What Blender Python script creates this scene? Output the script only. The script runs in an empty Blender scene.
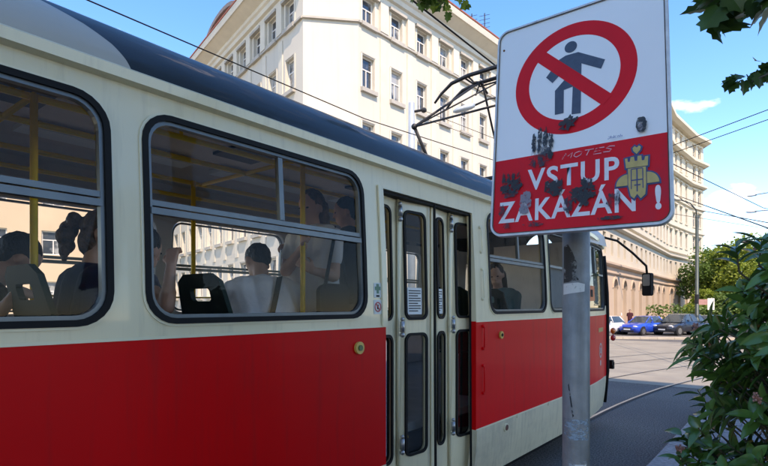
import bpy, bmesh, math, random
from mathutils import Vector, Matrix, geometry, noise
random.seed(7)
S = bpy.context.scene
COL = S.collection
rad = math.radians

# ------------------------------------------------------------ camera
TH = rad(38.66)
cd = bpy.data.cameras.new('camera'); cam = bpy.data.objects.new('camera', cd); COL.objects.link(cam)
cam.location = (0, 0, 1.73); cam.rotation_euler = (rad(90), 0, TH)
cd.sensor_width = 36; cd.lens = 36*520/768; cd.shift_y = 72/768
cd.clip_start = .05; cd.clip_end = 3000
S.camera = cam

# ------------------------------------------------------------ light
SUN_AZ = math.atan2(.85, -.53)          # measured from +Y towards +X
SUN_EL = rad(52)
sd = Vector((math.sin(SUN_AZ)*math.cos(SUN_EL), math.cos(SUN_AZ)*math.cos(SUN_EL), math.sin(SUN_EL)))
sl = bpy.data.lights.new('sun', 'SUN'); sl.energy = 2.05; sl.angle = rad(.5); sl.color = (1, .95, .86)
so = bpy.data.objects.new('sun', sl); COL.objects.link(so)
so.rotation_euler = sd.to_track_quat('Z', 'Y').to_euler()
W = bpy.data.worlds.new('World'); S.world = W; W.use_nodes = True
nt = W.node_tree; bg = nt.nodes['Background']
sky = nt.nodes.new('ShaderNodeTexSky'); sky.sky_type = 'NISHITA'; sky.sun_disc = False
sky.sun_elevation = SUN_EL; sky.sun_rotation = SUN_AZ; sky.ozone_density = 2.2; sky.air_density = .85; sky.dust_density = .1
bg.inputs[1].default_value = .15
# small fair-weather clouds, fixed to sky directions
tc = nt.nodes.new('ShaderNodeTexCoord'); mp = nt.nodes.new('ShaderNodeMapping'); mp.inputs['Scale'].default_value = (1, 1, 2.2)
mp.inputs['Location'].default_value = (1.3, .35, .2)
nz = nt.nodes.new('ShaderNodeTexNoise'); nz.inputs['Scale'].default_value = 4.2; nz.inputs['Detail'].default_value = 7; nz.inputs['Roughness'].default_value = .55
rp = nt.nodes.new('ShaderNodeValToRGB'); rp.color_ramp.elements[0].position = .60; rp.color_ramp.elements[1].position = .76
mx = nt.nodes.new('ShaderNodeMixRGB'); mx.inputs[2].default_value = (6.2, 6.4, 6.8, 1)
hs = nt.nodes.new('ShaderNodeHueSaturation'); hs.inputs['Saturation'].default_value = 1.3
for a, b in ((tc.outputs['Generated'], mp.inputs[0]), (mp.outputs[0], nz.inputs[0]), (nz.outputs[0], rp.inputs[0]),
             (rp.outputs[0], mx.inputs[0]), (sky.outputs[0], hs.inputs['Color']), (hs.outputs[0], mx.inputs[1]), (mx.outputs[0], bg.inputs[0])):
    nt.links.new(a, b)
vs = S.view_settings; vs.view_transform = 'Standard'; vs.look = 'None'; vs.exposure = 1.75; vs.gamma = 1; vs.use_white_balance = True; vs.white_balance_temperature = 8200; vs.white_balance_tint = 23; vs.use_curve_mapping = False
S.render.engine = 'CYCLES'
S.cycles.max_bounces = 8; S.cycles.transparent_max_bounces = 24; S.cycles.glossy_bounces = 4

# ------------------------------------------------------------ materials
def mat(name, col, rough=.6, metal=0, var=.12, scale=6, bump=0, bscale=40, coat=0, spec=None, col2=None, c2=(.5, .62), trans=0):
    m = bpy.data.materials.new(name); m.use_nodes = True; t = m.node_tree; p = t.nodes['Principled BSDF']
    p.inputs['Roughness'].default_value = rough; p.inputs['Metallic'].default_value = metal
    if coat: p.inputs['Coat Weight'].default_value = coat; p.inputs['Coat Roughness'].default_value = .04
    if spec is not None: p.inputs['Specular IOR Level'].default_value = spec
    co = t.nodes.new('ShaderNodeTexCoord')
    n = t.nodes.new('ShaderNodeTexNoise'); n.inputs['Scale'].default_value = scale; n.inputs['Detail'].default_value = 6
    t.links.new(co.outputs['Object'], n.inputs[0])
    r = t.nodes.new('ShaderNodeValToRGB'); r.color_ramp.elements[0].position = .3; r.color_ramp.elements[1].position = .7
    a = [c*(1-var) for c in col]; b = [min(1, c*(1+var)) for c in col]
    r.color_ramp.elements[0].color = (*a, 1); r.color_ramp.elements[1].color = (*b, 1)
    t.links.new(n.outputs[0], r.inputs[0]); out = r.outputs[0]
    if col2 is not None:
        n2 = t.nodes.new('ShaderNodeTexNoise'); n2.inputs['Scale'].default_value = scale*.37; n2.inputs['Detail'].default_value = 9; n2.inputs['Roughness'].default_value = .65
        t.links.new(co.outputs['Object'], n2.inputs[0])
        r2 = t.nodes.new('ShaderNodeValToRGB'); r2.color_ramp.elements[0].position = c2[0]; r2.color_ramp.elements[1].position = c2[1]
        t.links.new(n2.outputs[0], r2.inputs[0])
        mm = t.nodes.new('ShaderNodeMixRGB'); mm.inputs[2].default_value = (*col2, 1)
        t.links.new(r2.outputs[0], mm.inputs[0]); t.links.new(out, mm.inputs[1]); out = mm.outputs[0]
    t.links.new(out, p.inputs['Base Color'])
    if bump:
        n3 = t.nodes.new('ShaderNodeTexNoise'); n3.inputs['Scale'].default_value = bscale; n3.inputs['Detail'].default_value = 4
        t.links.new(co.outputs['Object'], n3.inputs[0])
        bp = t.nodes.new('ShaderNodeBump'); bp.inputs['Strength'].default_value = bump; bp.inputs['Distance'].default_value = .02
        t.links.new(n3.outputs[0], bp.inputs['Height']); t.links.new(bp.outputs[0], p.inputs['Normal'])
    if trans:
        tr = t.nodes.new('ShaderNodeBsdfTranslucent'); ms = t.nodes.new('ShaderNodeMixShader'); ms.inputs[0].default_value = trans
        t.links.new(out, tr.inputs[0]); t.links.new(p.outputs[0], ms.inputs[1]); t.links.new(tr.outputs[0], ms.inputs[2])
        t.links.new(ms.outputs[0], t.nodes['Material Output'].inputs[0])
    return m

def streaks(m, col, amt=.35, sy=2.2, lo=.52, hi=.80):
    t = m.node_tree; p = t.nodes['Principled BSDF']; src = p.inputs['Base Color'].links[0].from_socket
    co = t.nodes.new('ShaderNodeTexCoord'); mp_ = t.nodes.new('ShaderNodeMapping'); mp_.inputs['Scale'].default_value = (9, 9, .7)
    n = t.nodes.new('ShaderNodeTexNoise'); n.inputs['Scale'].default_value = sy; n.inputs['Detail'].default_value = 8; n.inputs['Roughness'].default_value = .6
    r = t.nodes.new('ShaderNodeMapRange'); r.inputs[1].default_value = lo; r.inputs[2].default_value = hi; r.inputs[4].default_value = amt
    mx_ = t.nodes.new('ShaderNodeMixRGB'); mx_.inputs[2].default_value = (*col, 1)
    t.links.new(co.outputs['Object'], mp_.inputs[0]); t.links.new(mp_.outputs[0], n.inputs[0]); t.links.new(n.outputs[0], r.inputs[0]); t.links.new(r.outputs[0], mx_.inputs[0])
    t.links.new(src, mx_.inputs[1]); t.links.new(mx_.outputs[0], p.inputs['Base Color'])
def glass(name, tint=(.78, .8, .78), refl=.06, rough=.01, dirt=.04):
    m = bpy.data.materials.new(name); m.use_nodes = True; t = m.node_tree
    for n in list(t.nodes):
        if n.type == 'BSDF_PRINCIPLED': t.nodes.remove(n)
    o = t.nodes['Material Output']
    tr = t.nodes.new('ShaderNodeBsdfTransparent'); tr.inputs[0].default_value = (*tint, 1)
    gl = t.nodes.new('ShaderNodeBsdfGlossy'); gl.inputs['Roughness'].default_value = rough
    fr = t.nodes.new('ShaderNodeFresnel'); fr.inputs['IOR'].default_value = 1.20 + refl*3
    ms = t.nodes.new('ShaderNodeMixShader')
    t.links.new(fr.outputs[0], ms.inputs[0]); t.links.new(tr.outputs[0], ms.inputs[1]); t.links.new(gl.outputs[0], ms.inputs[2])
    df = t.nodes.new('ShaderNodeBsdfDiffuse'); df.inputs[0].default_value = (.5, .5, .47, 1)
    co = t.nodes.new('ShaderNodeTexCoord'); n = t.nodes.new('ShaderNodeTexNoise'); n.inputs['Scale'].default_value = 3; n.inputs['Detail'].default_value = 8
    mr = t.nodes.new('ShaderNodeMapRange'); mr.inputs[1].default_value = .35; mr.inputs[2].default_value = .75; mr.inputs[3].default_value = dirt*.4; mr.inputs[4].default_value = dirt*2
    t.links.new(co.outputs['Object'], n.inputs[0]); t.links.new(n.outputs[0], mr.inputs[0])
    m2 = t.nodes.new('ShaderNodeMixShader')
    t.links.new(mr.outputs[0], m2.inputs[0]); t.links.new(ms.outputs[0], m2.inputs[1]); t.links.new(df.outputs[0], m2.inputs[2])
    t.links.new(m2.outputs[0], o.inputs[0])
    return m

def smudge(name, col, lo=.45, hi=.6, scale=60, amount=1.0, stretch=(1, 1, 1)):
    m = bpy.data.materials.new(name); m.use_nodes = True; t = m.node_tree; p = t.nodes['Principled BSDF']
    p.inputs['Base Color'].default_value = (*col, 1); p.inputs['Roughness'].default_value = .6
    co = t.nodes.new('ShaderNodeTexCoord'); mpp = t.nodes.new('ShaderNodeMapping'); mpp.inputs['Scale'].default_value = stretch
    n = t.nodes.new('ShaderNodeTexNoise'); n.inputs['Scale'].default_value = scale; n.inputs['Detail'].default_value = 6; n.inputs['Roughness'].default_value = .65
    r = t.nodes.new('ShaderNodeMapRange'); r.inputs[1].default_value = lo; r.inputs[2].default_value = hi; r.inputs[4].default_value = amount
    tr = t.nodes.new('ShaderNodeBsdfTransparent'); ms = t.nodes.new('ShaderNodeMixShader')
    t.links.new(co.outputs['Object'], mpp.inputs[0]); t.links.new(mpp.outputs[0], n.inputs[0]); t.links.new(n.outputs[0], r.inputs[0])
    t.links.new(r.outputs[0], ms.inputs[0]); t.links.new(tr.outputs[0], ms.inputs[1]); t.links.new(p.outputs[0], ms.inputs[2])
    t.links.new(ms.outputs[0], t.nodes['Material Output'].inputs[0])
    return m

M = {}
M['cream'] = mat('cream_paint', (.76, .66, .43), .32, var=.03, scale=2, coat=.35, col2=(.68, .58, .38), c2=(.58, .8))
M['lip'] = mat('cream_lip', (.76, .68, .46), .3, var=.03, coat=.3)
M['red'] = mat('red_paint', (.74, .002, .003), .45, var=.04, scale=2, spec=.12, coat=.06, bump=.04, bscale=2.2)
M['skirt'] = mat('skirt_paint', (.64, .56, .38), .4, var=.06, scale=3, coat=.2, col2=(.36, .32, .24), c2=(.55, .75))
M['rubber'] = mat('black_rubber', (.010, .010, .010), .6, var=.1, spec=.15)
M['alu'] = mat('window_aluminium', (.13, .15, .155), .42, .55, var=.1, scale=12)
M['darkmetal'] = mat('dark_metal', (.025, .027, .03), .5, .4)
M['steel'] = mat('steel', (.4, .4, .4), .35, .9)
M['yellow'] = mat('yellow_rail', (.95, .58, .01), .5, var=.05)
M['inner'] = mat('interior_panel', (.70, .66, .60), .55, var=.06)
M['ceil'] = mat('interior_ceiling', (.62, .54, .46), .5, var=.05)
M['floor'] = mat('interior_floor', (.28, .27, .26), .7)
M['seat'] = mat('green_seat', (.008, .024, .018), .6, var=.15, spec=.15)
M['glass'] = glass('window_glass', (.97, .97, .96), .0, dirt=.007)
M['glass2'] = glass('far_window_glass', (.96, .97, .97), .0, dirt=.006)
M['doorglass'] = glass('door_glass', (.62, .64, .63), .0, dirt=.008)
M['white'] = mat('white_sheet', (.83, .81, .76), .3, var=.03, scale=3, coat=.15, col2=(.68, .65, .58), c2=(.6, .85))
M['signred'] = mat('sign_red', (.78, .014, .020), .5, spec=.15, var=.06, scale=9, col2=(.50, .03, .05), c2=(.55, .8))
M['signgrey'] = mat('sign_figure_grey', (.05, .065, .09), .4, var=.15, scale=50)
M['signwhite'] = mat('sign_letter_white', (.72, .68, .66), .4, var=.08, scale=40, col2=(.6, .3, .3), c2=(.66, .8))
M['galv'] = mat('galvanised_steel', (.27, .27, .255), .55, .25, var=.22, scale=14, bump=.12, bscale=60, col2=(.19, .19, .18), c2=(.5, .7))
M['rim'] = mat('sign_rim', (.60, .58, .54), .45, .15, var=.15, scale=30, col2=(.2, .15, .1), c2=(.6, .7))
M['paper'] = mat('paper', (.75, .76, .72), .7, var=.02)

streaks(M['cream'], (.30, .25, .17), .30); streaks(M['skirt'], (.20, .17, .12), .55, 3); streaks(M['red'], (.22, .02, .02), .35, 1.6); streaks(M['galv'], (.12, .12, .11), .5, 3)
def tag(o, label=None, cat=None, group=None, kind=None):
    if label: o['label'] = label
    if cat: o['category'] = cat
    if group: o['group'] = group
    if kind: o['kind'] = kind
    return o
def empty(name, loc=(0, 0, 0), rz=0, **k):
    o = bpy.data.objects.new(name, None); COL.objects.link(o); o.location = loc; o.rotation_euler = (0, 0, rz)
    o.empty_display_size = .2
    return tag(o, **k)
def link(name, me, m, parent=None, smooth=False):
    if m is not None and not me.materials: me.materials.append(m)
    o = bpy.data.objects.new(name, me); COL.objects.link(o)
    if parent is not None: o.parent = parent
    if smooth:
        for p in me.polygons: p.use_smooth = True
    return o
class MB:
    def __init__(s): s.v = []; s.f = []
    def add(s, vs_, fs):
        n = len(s.v); s.v += [tuple(v) for v in vs_]; s.f += [tuple(i+n for i in f) for f in fs]; return s
    def box(s, x0, x1, y0, y1, z0, z1, mx_=None):
        v = [Vector((x, y, z)) for x in (x0, x1) for y in (y0, y1) for z in (z0, z1)]
        if mx_: v = [mx_ @ q for q in v]
        return s.add(v, [(0, 1, 3, 2), (4, 6, 7, 5), (0, 4, 5, 1), (2, 3, 7, 6), (0, 2, 6, 4), (1, 5, 7, 3)])
    def tube(s, pts, r, n=8, cap=True):
        pts = [Vector(p) for p in pts]; rs = r if isinstance(r, (list, tuple)) else [r]*len(pts)
        rings = []
        ref = None
        for i, p in enumerate(pts):
            d = (pts[min(i+1, len(pts)-1)] - pts[max(i-1, 0)]).normalized()
            if ref is None: ref = Vector((0, 0, 1)) if abs(d.z) < .9 else Vector((1, 0, 0))
            a = d.cross(ref)
            if a.length < 1e-4: a = d.orthogonal()
            a.normalize(); b = a.cross(d).normalized(); ref = b
            rings.append([p + (a*math.cos(t)+b*math.sin(t))*rs[i] for t in [2*math.pi*k/n for k in range(n)]])
        v = [q for rg in rings for q in rg]; f = []
        for i in range(len(rings)-1):
            for k in range(n): f.append((i*n+k, i*n+(k+1) % n, (i+1)*n+(k+1) % n, (i+1)*n+k))
        if cap: f.append(tuple(range(n))[::-1]); f.append(tuple(range((len(rings)-1)*n, len(rings)*n)))
        return s.add(v, f)
    def ell(s, c, r, n=12, m=8, mx_=None):
        c = Vector(c); v = []; f = []
        for j in range(m+1):
            ph = math.pi*j/m
            for i in range(n):
                t = 2*math.pi*i/n
                q = Vector((r[0]*math.sin(ph)*math.cos(t), r[1]*math.sin(ph)*math.sin(t), r[2]*math.cos(ph)))
                if mx_: q = mx_ @ q
                v.append(c+q)
        for j in range(m):
            for i in range(n): f.append((j*n+i, (j+1)*n+i, (j+1)*n+(i+1) % n, j*n+(i+1) % n))
        return s.add(v, f)
    def cone(s, a, b, ra, rb, n=10): # tapered capsule
        a = Vector(a); b = Vector(b)
        s.tube([a, b], [ra, rb], n); s.ell(a, (ra,)*3, n, 6); s.ell(b, (rb,)*3, n, 6); return s
    def mesh(s, name='m'):
        me = bpy.data.meshes.new(name); me.from_pydata(s.v, [], s.f); me.update()
        return me
    def build(s, name, m, parent=None, smooth=False, fix=True):
        me = s.mesh(name)
        if fix:
            bm = bmesh.new(); bm.from_mesh(me); bmesh.ops.recalc_face_normals(bm, faces=bm.faces); bm.to_mesh(me); bm.free()
        return link(name, me, m, parent, smooth)

def rr(u0, v0, u1, v1, r, n=6):
    if r <= 0: return [(u0, v0), (u1, v0), (u1, v1), (u0, v1)]
    pts = []
    for cx, cy, a0 in ((u1-r, v0+r, -90), (u1-r, v1-r, 0), (u0+r, v1-r, 90), (u0+r, v0+r, 180)):
        for k in range(n+1):
            a = rad(a0+90*k/n); pts.append((cx+r*math.cos(a), cy+r*math.sin(a)))
    return pts
def ring_pts(cx, cy, r, n=48): return [(cx+r*math.cos(2*math.pi*k/n), cy+r*math.sin(2*math.pi*k/n)) for k in range(n)]
def panel(outer, holes=(), th=.02, f=None, cuts=()):
    """flat plate with openings; f maps (u, v, depth) to a point; cuts = extra (axis, value) splits so that it can bend"""
    loops = [outer]+list(holes)
    tri = geometry.tessellate_polygon([[Vector((a, b, 0)) for a, b in l] for l in loops])
    flat = [p for l in loops for p in l]
    bm = bmesh.new()
    fr = [bm.verts.new((a, b, 0)) for a, b in flat]
    for t in tri:
        try: bm.faces.new([fr[i] for i in t])
        except ValueError: pass
    if th:
        bk = [bm.verts.new((a, b, th)) for a, b in flat]
        for t in tri:
            try: bm.faces.new([bk[i] for i in t][::-1])
            except ValueError: pass
        n = 0
        for l in loops:
            k = len(l)
            for i in range(k):
                j = (i+1) % k
                bm.faces.new((fr[n+i], fr[n+j], bk[n+j], bk[n+i]))
            n += k
    for ax, val in cuts:
        no = (1, 0, 0) if ax == 0 else (0, 1, 0); co = (val, 0, 0) if ax == 0 else (0, val, 0)
        bmesh.ops.bisect_plane(bm, geom=bm.verts[:]+bm.edges[:]+bm.faces[:], plane_co=co, plane_no=no)
    bmesh.ops.recalc_face_normals(bm, faces=bm.faces)
    if f:
        for v in bm.verts: v.co = f(v.co.x, v.co.y, v.co.z)
    bmesh.ops.recalc_face_normals(bm, faces=bm.faces)
    me = bpy.data.meshes.new('panel'); bm.to_mesh(me); bm.free(); return me
def prism(pts, th, f): return panel(pts, (), th, f)

# ============================================================ GROUND
def zg(y):
    if y < 12: return 0
    if y > 42: return -.55
    t = (y-12)/30; return -.55*t
def bend(y):
    """street and tracks bend gently to the right beyond the tram"""
    return 0 if y < 8.2 else .0235*(y-8.2)**1.75 if y < 40 else .0235*(31.8)**1.75+.9*(y-40)
asph = mat('asphalt_grey', (.115, .115, .115), .82, var=.3, scale=30, bump=.5, bscale=160, col2=(.19, .18, .155), c2=(.42, .6))
def asphalt_material():
    m = bpy.data.materials.new('road_asphalt'); m.use_nodes = True; t = m.node_tree; p = t.nodes['Principled BSDF']
    p.inputs['Roughness'].default_value = .85
    co = t.nodes.new('ShaderNodeTexCoord')
    def nz_(s, d=5): 
        n = t.nodes.new('ShaderNodeTexNoise'); n.inputs['Scale'].default_value = s; n.inputs['Detail'].default_value = d; t.links.new(co.outputs['Object'], n.inputs[0]); return n
    a = nz_(.35, 8); b = nz_(55, 3)
    r = t.nodes.new('ShaderNodeValToRGB'); r.color_ramp.elements[0].position = .35; r.color_ramp.elements[1].position = .65
    r.color_ramp.elements[0].color = (.062, .062, .062, 1); r.color_ramp.elements[1].color = (.10, .098, .092, 1)
    t.links.new(a.outputs[0], r.inputs[0])
    r2 = t.nodes.new('ShaderNodeValToRGB'); r2.color_ramp.elements[0].position = .38; r2.color_ramp.elements[1].position = .68
    r2.color_ramp.elements[0].color = (.40, .40, .42, 1); r2.color_ramp.elements[1].color = (2.3, 2.25, 2.15, 1)
    t.links.new(b.outputs[0], r2.inputs[0])
    mu = t.nodes.new('ShaderNodeMixRGB'); mu.blend_type = 'MULTIPLY'; mu.inputs[0].default_value = 1
    t.links.new(r.outputs[0], mu.inputs[1]); t.links.new(r2.outputs[0], mu.inputs[2])
    t.links.new(mu.outputs[0], p.inputs['Base Color'])
    bp = t.nodes.new('ShaderNodeBump'); bp.inputs['Strength'].default_value = .9; bp.inputs['Distance'].default_value = .012
    t.links.new(b.outputs[0], bp.inputs['Height']); t.links.new(bp.outputs[0], p.inputs['Normal'])
    return m
M['asph'] = asphalt_material()
M['conc'] = mat('track_concrete', (.245, .225, .18), .85, var=.1, scale=1.6, bump=.3, bscale=70, col2=(.21, .19, .155), c2=(.45, .65))
ys = [-60, -30, 0, 12, 17, 22, 27, 32, 37, 42, 60, 100, 300, 1500]
b_ = MB(); xs = [-900, -60, -20, 0, 20, 60, 900]
for y in ys:
    for x in xs: b_.v.append((x, y, zg(y)-.012))
for j in range(len(ys)-1):
    for i in range(len(xs)-1): k = j*len(xs)+i; b_.f.append((k, k+1, k+len(xs)+1, k+len(xs)))
tag(b_.build('ground', mat('ground_soil', (.16, .15, .12), .9, var=.2, scale=.5)), kind='structure')
def strip(name, fl, fr_, y0, y1, dz, m, step=.8, thick=0):
    b = MB(); n = max(2, int((y1-y0)/step)); L = []
    for i in range(n+1):
        y = y0+(y1-y0)*i/n; L.append((fl(y), fr_(y), y))
    for (a, c, y) in L: b.v += [(a, y, zg(y)+dz), (c, y, zg(y)+dz)]
    for i in range(n): b.f.append((2*i, 2*i+1, 2*i+3, 2*i+2))
    if thick:
        k = len(b.v)
        for (a, c, y) in L: b.v += [(a, y, zg(y)+dz-thick), (c, y, zg(y)+dz-thick)]
        for i in range(n):
            b.f.append((2*i, 2*i+2, k+2*i+2, k+2*i)); b.f.append((2*i+1, 2*i+3, k+2*i+3, k+2*i+1))
        b.f.append((0, 1, k+1, k)); b.f.append((2*n, 2*n+1, k+2*n+1, k+2*n))
    return b.build(name, m)
def kerbx(y): return -1.2 + (0 if y < 9 else .02*(y-9)**1.9 if y < 30 else 6.5+.8*(y-30))
tag(strip('road', lambda y: -13.5+.0*y, lambda y: 14 if y > 14 else kerbx(y)+.05, -30, 110, 0, M['asph']), kind='structure')
tag(strip('track_bed', lambda y: -13.2, lambda y: 13.5, 12.5, 33.5, .004, M['conc']), kind='structure')
# rails: bright head and dark groove
for k, xr in enumerate((-2.50, -3.935, -5.55, -6.985)):
    for dx0, dx1, dz, mm in ((-.03, .012, .010, 'railsteel'), (.012, .06, .009, 'groove')):
        if mm not in M:
            M['railsteel'] = mat('rail_steel', (.55, .53, .5), .3, .85, var=.2, scale=3)
            M['groove'] = mat('rail_groove', (.02, .02, .02), .8)
        o = strip('tram_rail' if mm == 'railsteel' else 'rail_groove', lambda y: xr+dx0+bend(y), lambda y: xr+dx1+bend(y), -20, 40, dz, M[mm]); tag(o, kind='structure')
# near pavement with granite kerb
M['kerb'] = mat('kerb_granite', (.27, .265, .26), .8, var=.25, scale=25, bump=.3, bscale=120)
M['pave'] = mat('pavement_mosaic', (.20, .20, .205), .85, var=.3, scale=18, bump=.6, bscale=26)
def kerbstones():
    b = MB(); y = -8.; i = 0
    while y < 30:
        L = .98
        y1 = y+L; g = .006
        xa, xb = kerbx(y), kerbx(y1)
        z = .135+random.uniform(-.003, .003)
        v = [(xa, y+g), (xb, y1-g), (xb+.29, y1-g), (xa+.29, y+g)]
        top = [(a+(.012 if k < 2 else 0), c, z+zg(c)) for k, (a, c) in enumerate(v)]
        bot = [(a, c, -.05+zg(c)) for a, c in v]; mid = [(a, c, z-.012+zg(c)) for a, c in v]
        b.add(top+mid+bot, [(0, 1, 2, 3), (0, 4, 5, 1), (1, 5, 6, 2), (2, 6, 7, 3), (3, 7, 4, 0), (4, 8, 9, 5), (5, 9, 10, 6), (6, 10, 11, 7), (7, 11, 8, 4)])
        y = y1
    return b
tag(kerbstones().build('kerb', M['kerb']), kind='structure')
tag(strip('pavement', lambda y: kerbx(y)+.285, lambda y: 14 if y < 30 else 30, -12, 30, .128, M['pave'], thick=.1), kind='structure')
def paveslabs():
    b = MB()
    for j in range(-3, 40):
        for i in range(0, 9):
            y = j*.36; x = kerbx(y)+.297+i*.3
            z = .134+random.uniform(-.002, .002)
            b.add([(x, y, z), (x+.29, y, z), (x+.29, y+.35, z), (x, y+.35, z)], [(0, 1, 2, 3)])
    return b
tag(paveslabs().build('pavement_slabs', M['pave']), kind='structure')
# far pavement along the buildings and the raised island in front of the parked cars
tag(strip('far_pavement', lambda y: -19.5, lambda y: -13.4 if y < 40 else -11.3, 5, 110, .15, M['kerb'], thick=.2), kind='structure')
M['isl'] = mat('island_concrete', (.42, .37, .29), .8, var=.12, scale=2)
isl = MB()
A, B2_ = Vector((-10.4, 33.6)), Vector((-1.2, 41.8)); d_ = (B2_-A).normalized(); n_ = Vector((-d_.y, d_.x))
for i in range(11):
    p = A+(B2_-A)*i/11; q = A+(B2_-A)*(i+.985)/11
    c = [p, q, q+n_*.9, p+n_*.9]
    isl.add([(a.x, a.y, zg(a.y)+.14) for a in c]+[(a.x, a.y, zg(a.y)-.1) for a in c], [(0, 1, 2, 3), (0, 4, 5, 1), (1, 5, 6, 2), (2, 6, 7, 3), (3, 7, 4, 0)])
tag(isl.build('traffic_island', M['isl']), kind='structure')

# ============================================================ BUILDINGS
M['b1'] = mat('cream_render', (.56, .525, .44), .9, var=.05, scale=.35, bump=.15, bscale=18, col2=(.55, .51, .41), c2=(.55, .8))
M['b1t'] = mat('cream_trim', (.60, .555, .45), .85, var=.06, scale=1.5)
M['b1g'] = mat('grey_trim', (.40, .375, .32), .8, var=.1, scale=2)
M['wframe'] = mat('window_wood_white', (.62, .60, .55), .5, var=.05)
M['wglass'] = mat('dark_window_glass', (.04, .05, .06), .05, var=.4, scale=.9, spec=.9, col2=(.30, .31, .30), c2=(.50, .56))
M['curtain'] = mat('net_curtain', (.5, .49, .45), .8, var=.2, scale=9)
streaks(M['b1'], (.42, .39, .32), .35, .35); 
M['roofred'] = mat('red_roof_tile', (.30, .09, .055), .8, var=.2, scale=5)
M['b2'] = mat('pale_yellow_render', (.54, .48, .37), .9, var=.05, scale=.4, bump=.12, bscale=14)
M['b2g'] = mat('peach_render', (.50, .38, .27), .9, var=.07, scale=.5, bump=.15, bscale=14)
M['b3'] = mat('beige_render', (.50, .39, .26), .9, var=.06, scale=.5)

def facade_map(o, d):
    o = Vector(o); d = Vector((d[0], d[1], 0)).normalized(); n = Vector((d.y, -d.x, 0))   # n = outward when walking with the wall on the left
    return lambda u, v, w: o + d*u + Vector((0, 0, v)) - n*w
def make_window(kind, w, h, root, f, u, v, arch=False, dep=.2, fm='wframe', cross=.62):
    """one window: frame part with pane sub-part, placed in the opening (u,v) = lower left"""
    t = .07
    outer = rr(0, 0, w, h, 0) if not arch else arch_pts(0, 0, w, h)
    hl = []
    mid = w/2; cz = h*cross
    if not arch:
        hl = [rr(t, t, mid-t*.4, cz-t*.4, 0), rr(mid+t*.4, t, w-t, cz-t*.4, 0), rr(t, cz+t*.5, w-t, h-t, 0)]
    else:
        hl = [arch_pts(t, t, w-t, h-t)]
    g = lambda a, b, c: f(u+a, v+b, dep+c)
    fr_ = link('window', panel(outer, hl, .06, g), M[fm], root)
    pn = link('pane', panel(outer if not arch else arch_pts(.02, .02, w-.02, h-.02), (), 0, lambda a, b, c: f(u+a, v+b, dep+.035)), M['wglass'], fr_)
    return fr_
def arch_pts(u0, v0, u1, v1, n=8):
    r = (u1-u0)/2; c = (u0+u1)/2
    return [(u0, v0), (u1, v0)]+[(c+r*math.cos(math.pi*k/n), v1-r+r*math.sin(math.pi*k/n)) for k in range(n+1)]
def fbox(b, f, u0, u1, v0, v1, w0, w1):
    v = [f(u, vv, w) for u in (u0, u1) for vv in (v0, v1) for w in (w0, w1)]
    b.add(v, [(0, 1, 3, 2), (4, 6, 7, 5), (0, 4, 5, 1), (2, 3, 7, 6), (0, 2, 6, 4), (1, 5, 7, 3)])

def fpiece(name, f, u0, u1, v0, v1, w0, w1, m, parent):
    b = MB(); fbox(b, f, u0, u1, v0, v1, w0, w1); return b.build(name, m, parent)
# ---- corner building (cream, five storeys)
B1 = empty('corner_building', (-17.6, 17.9, 0), label='cream five-storey corner building with grey window sills behind the pantograph', cat='building')
def rel(f, root):
    L = root.location.copy(); return lambda u, v, w: f(u, v, w)-L
c0 = (-48.9, 24.8); c1 = (-18.51, 16.95); c2 = (-16.71, 18.87); c3 = (-15.6, 36.2)
fl = rel(facade_map((*c0, 0), (c1[0]-c0[0], c1[1]-c0[1])), B1); Ll = math.dist(c0, c1)
fc = rel(facade_map((*c1, 0), (c2[0]-c1[0], c2[1]-c1[1])), B1); Lc = math.dist(c1, c2)
fs = rel(facade_map((*c2, 0), (c3[0]-c2[0], c3[1]-c2[1])), B1); Ls = math.dist(c2, c3)
ROWS = [(2.3, 1.9), (5.7, 1.65), (9.05, 1.65), (12.35, 1.62), (15.55, 1.3)]
def b1_face(f, L, cols, ww, pil):
    holes = []; 
    for (sz, hh) in ROWS:
        for u in cols: holes.append(rr(u-ww/2, sz, u+ww/2, sz+hh, 0))
    link('wall', panel(rr(0, -1, L, 17.6, 0), holes, .35, f), M['b1'], B1)
    for r_, (sz, hh) in enumerate(ROWS):
        for u in cols:
            w_ = make_window('w', ww, hh, B1, f, u-ww/2, sz, dep=.16)
            fpiece('sill', f, u-ww/2-.12, u+ww/2+.12, sz-.2, sz-.002, -.16, .15, M['b1g'], w_)
            if r_ == 4: fpiece('hood', f, u-ww/2-.22, u+ww/2+.22, sz+hh+.06, sz+hh+.2, -.20, -.002, M['b1g'], w_)
            else: fpiece('hood', f, u-ww/2-.08, u+ww/2+.08, sz+hh+.05, sz+hh+.1, -.03, -.002, M['b1g'], w_)
            for s_ in (-1, 1):
                a, b = sorted((u+s_*(ww/2+.01), u+s_*(ww/2+.13))); fpiece('surround', f, a, b, sz+.002, sz+hh+.05, -.03, -.002, M['b1t'], w_)
    for u in pil: fpiece('pilaster', f, u-.22, u+.22, 4.6, 15.2, -.05, -.002, M['b1t'], B1); fpiece('pilaster', f, u-.30, u+.30, 15.52, 17.04, -.14, -.002, M['b1t'], B1)
    us = [0]+sorted([u-ww/2-.13 for u in cols]+[u+ww/2+.13 for u in cols])+[L]
    for i in range(0, len(us), 2):
        if us[i+1] > us[i]: fpiece('string_course', f, us[i], us[i+1], 15.40, 15.50, -.12, -.003, M['b1g'], B1)
colS = [.72+2.13*i for i in range(8)]
b1_face(fs, Ls, colS, .86, [c+1.065 for c in colS[:-1]])
colL = [Ll-1.35-2.02*i for i in range(12)]
b1_face(fl, Ll, colL, .9, [c-1.01 for c in colL])
link('wall', panel(rr(0, -1, Lc, 17.6, 0), (), .35, fc), M['b1'], B1)
bl = MB(); fbox(bl, fc, -.03, Lc+.03, 15.40, 15.50, -.12, -.003); bl.build('string_course', M['b1g'], B1)
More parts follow.
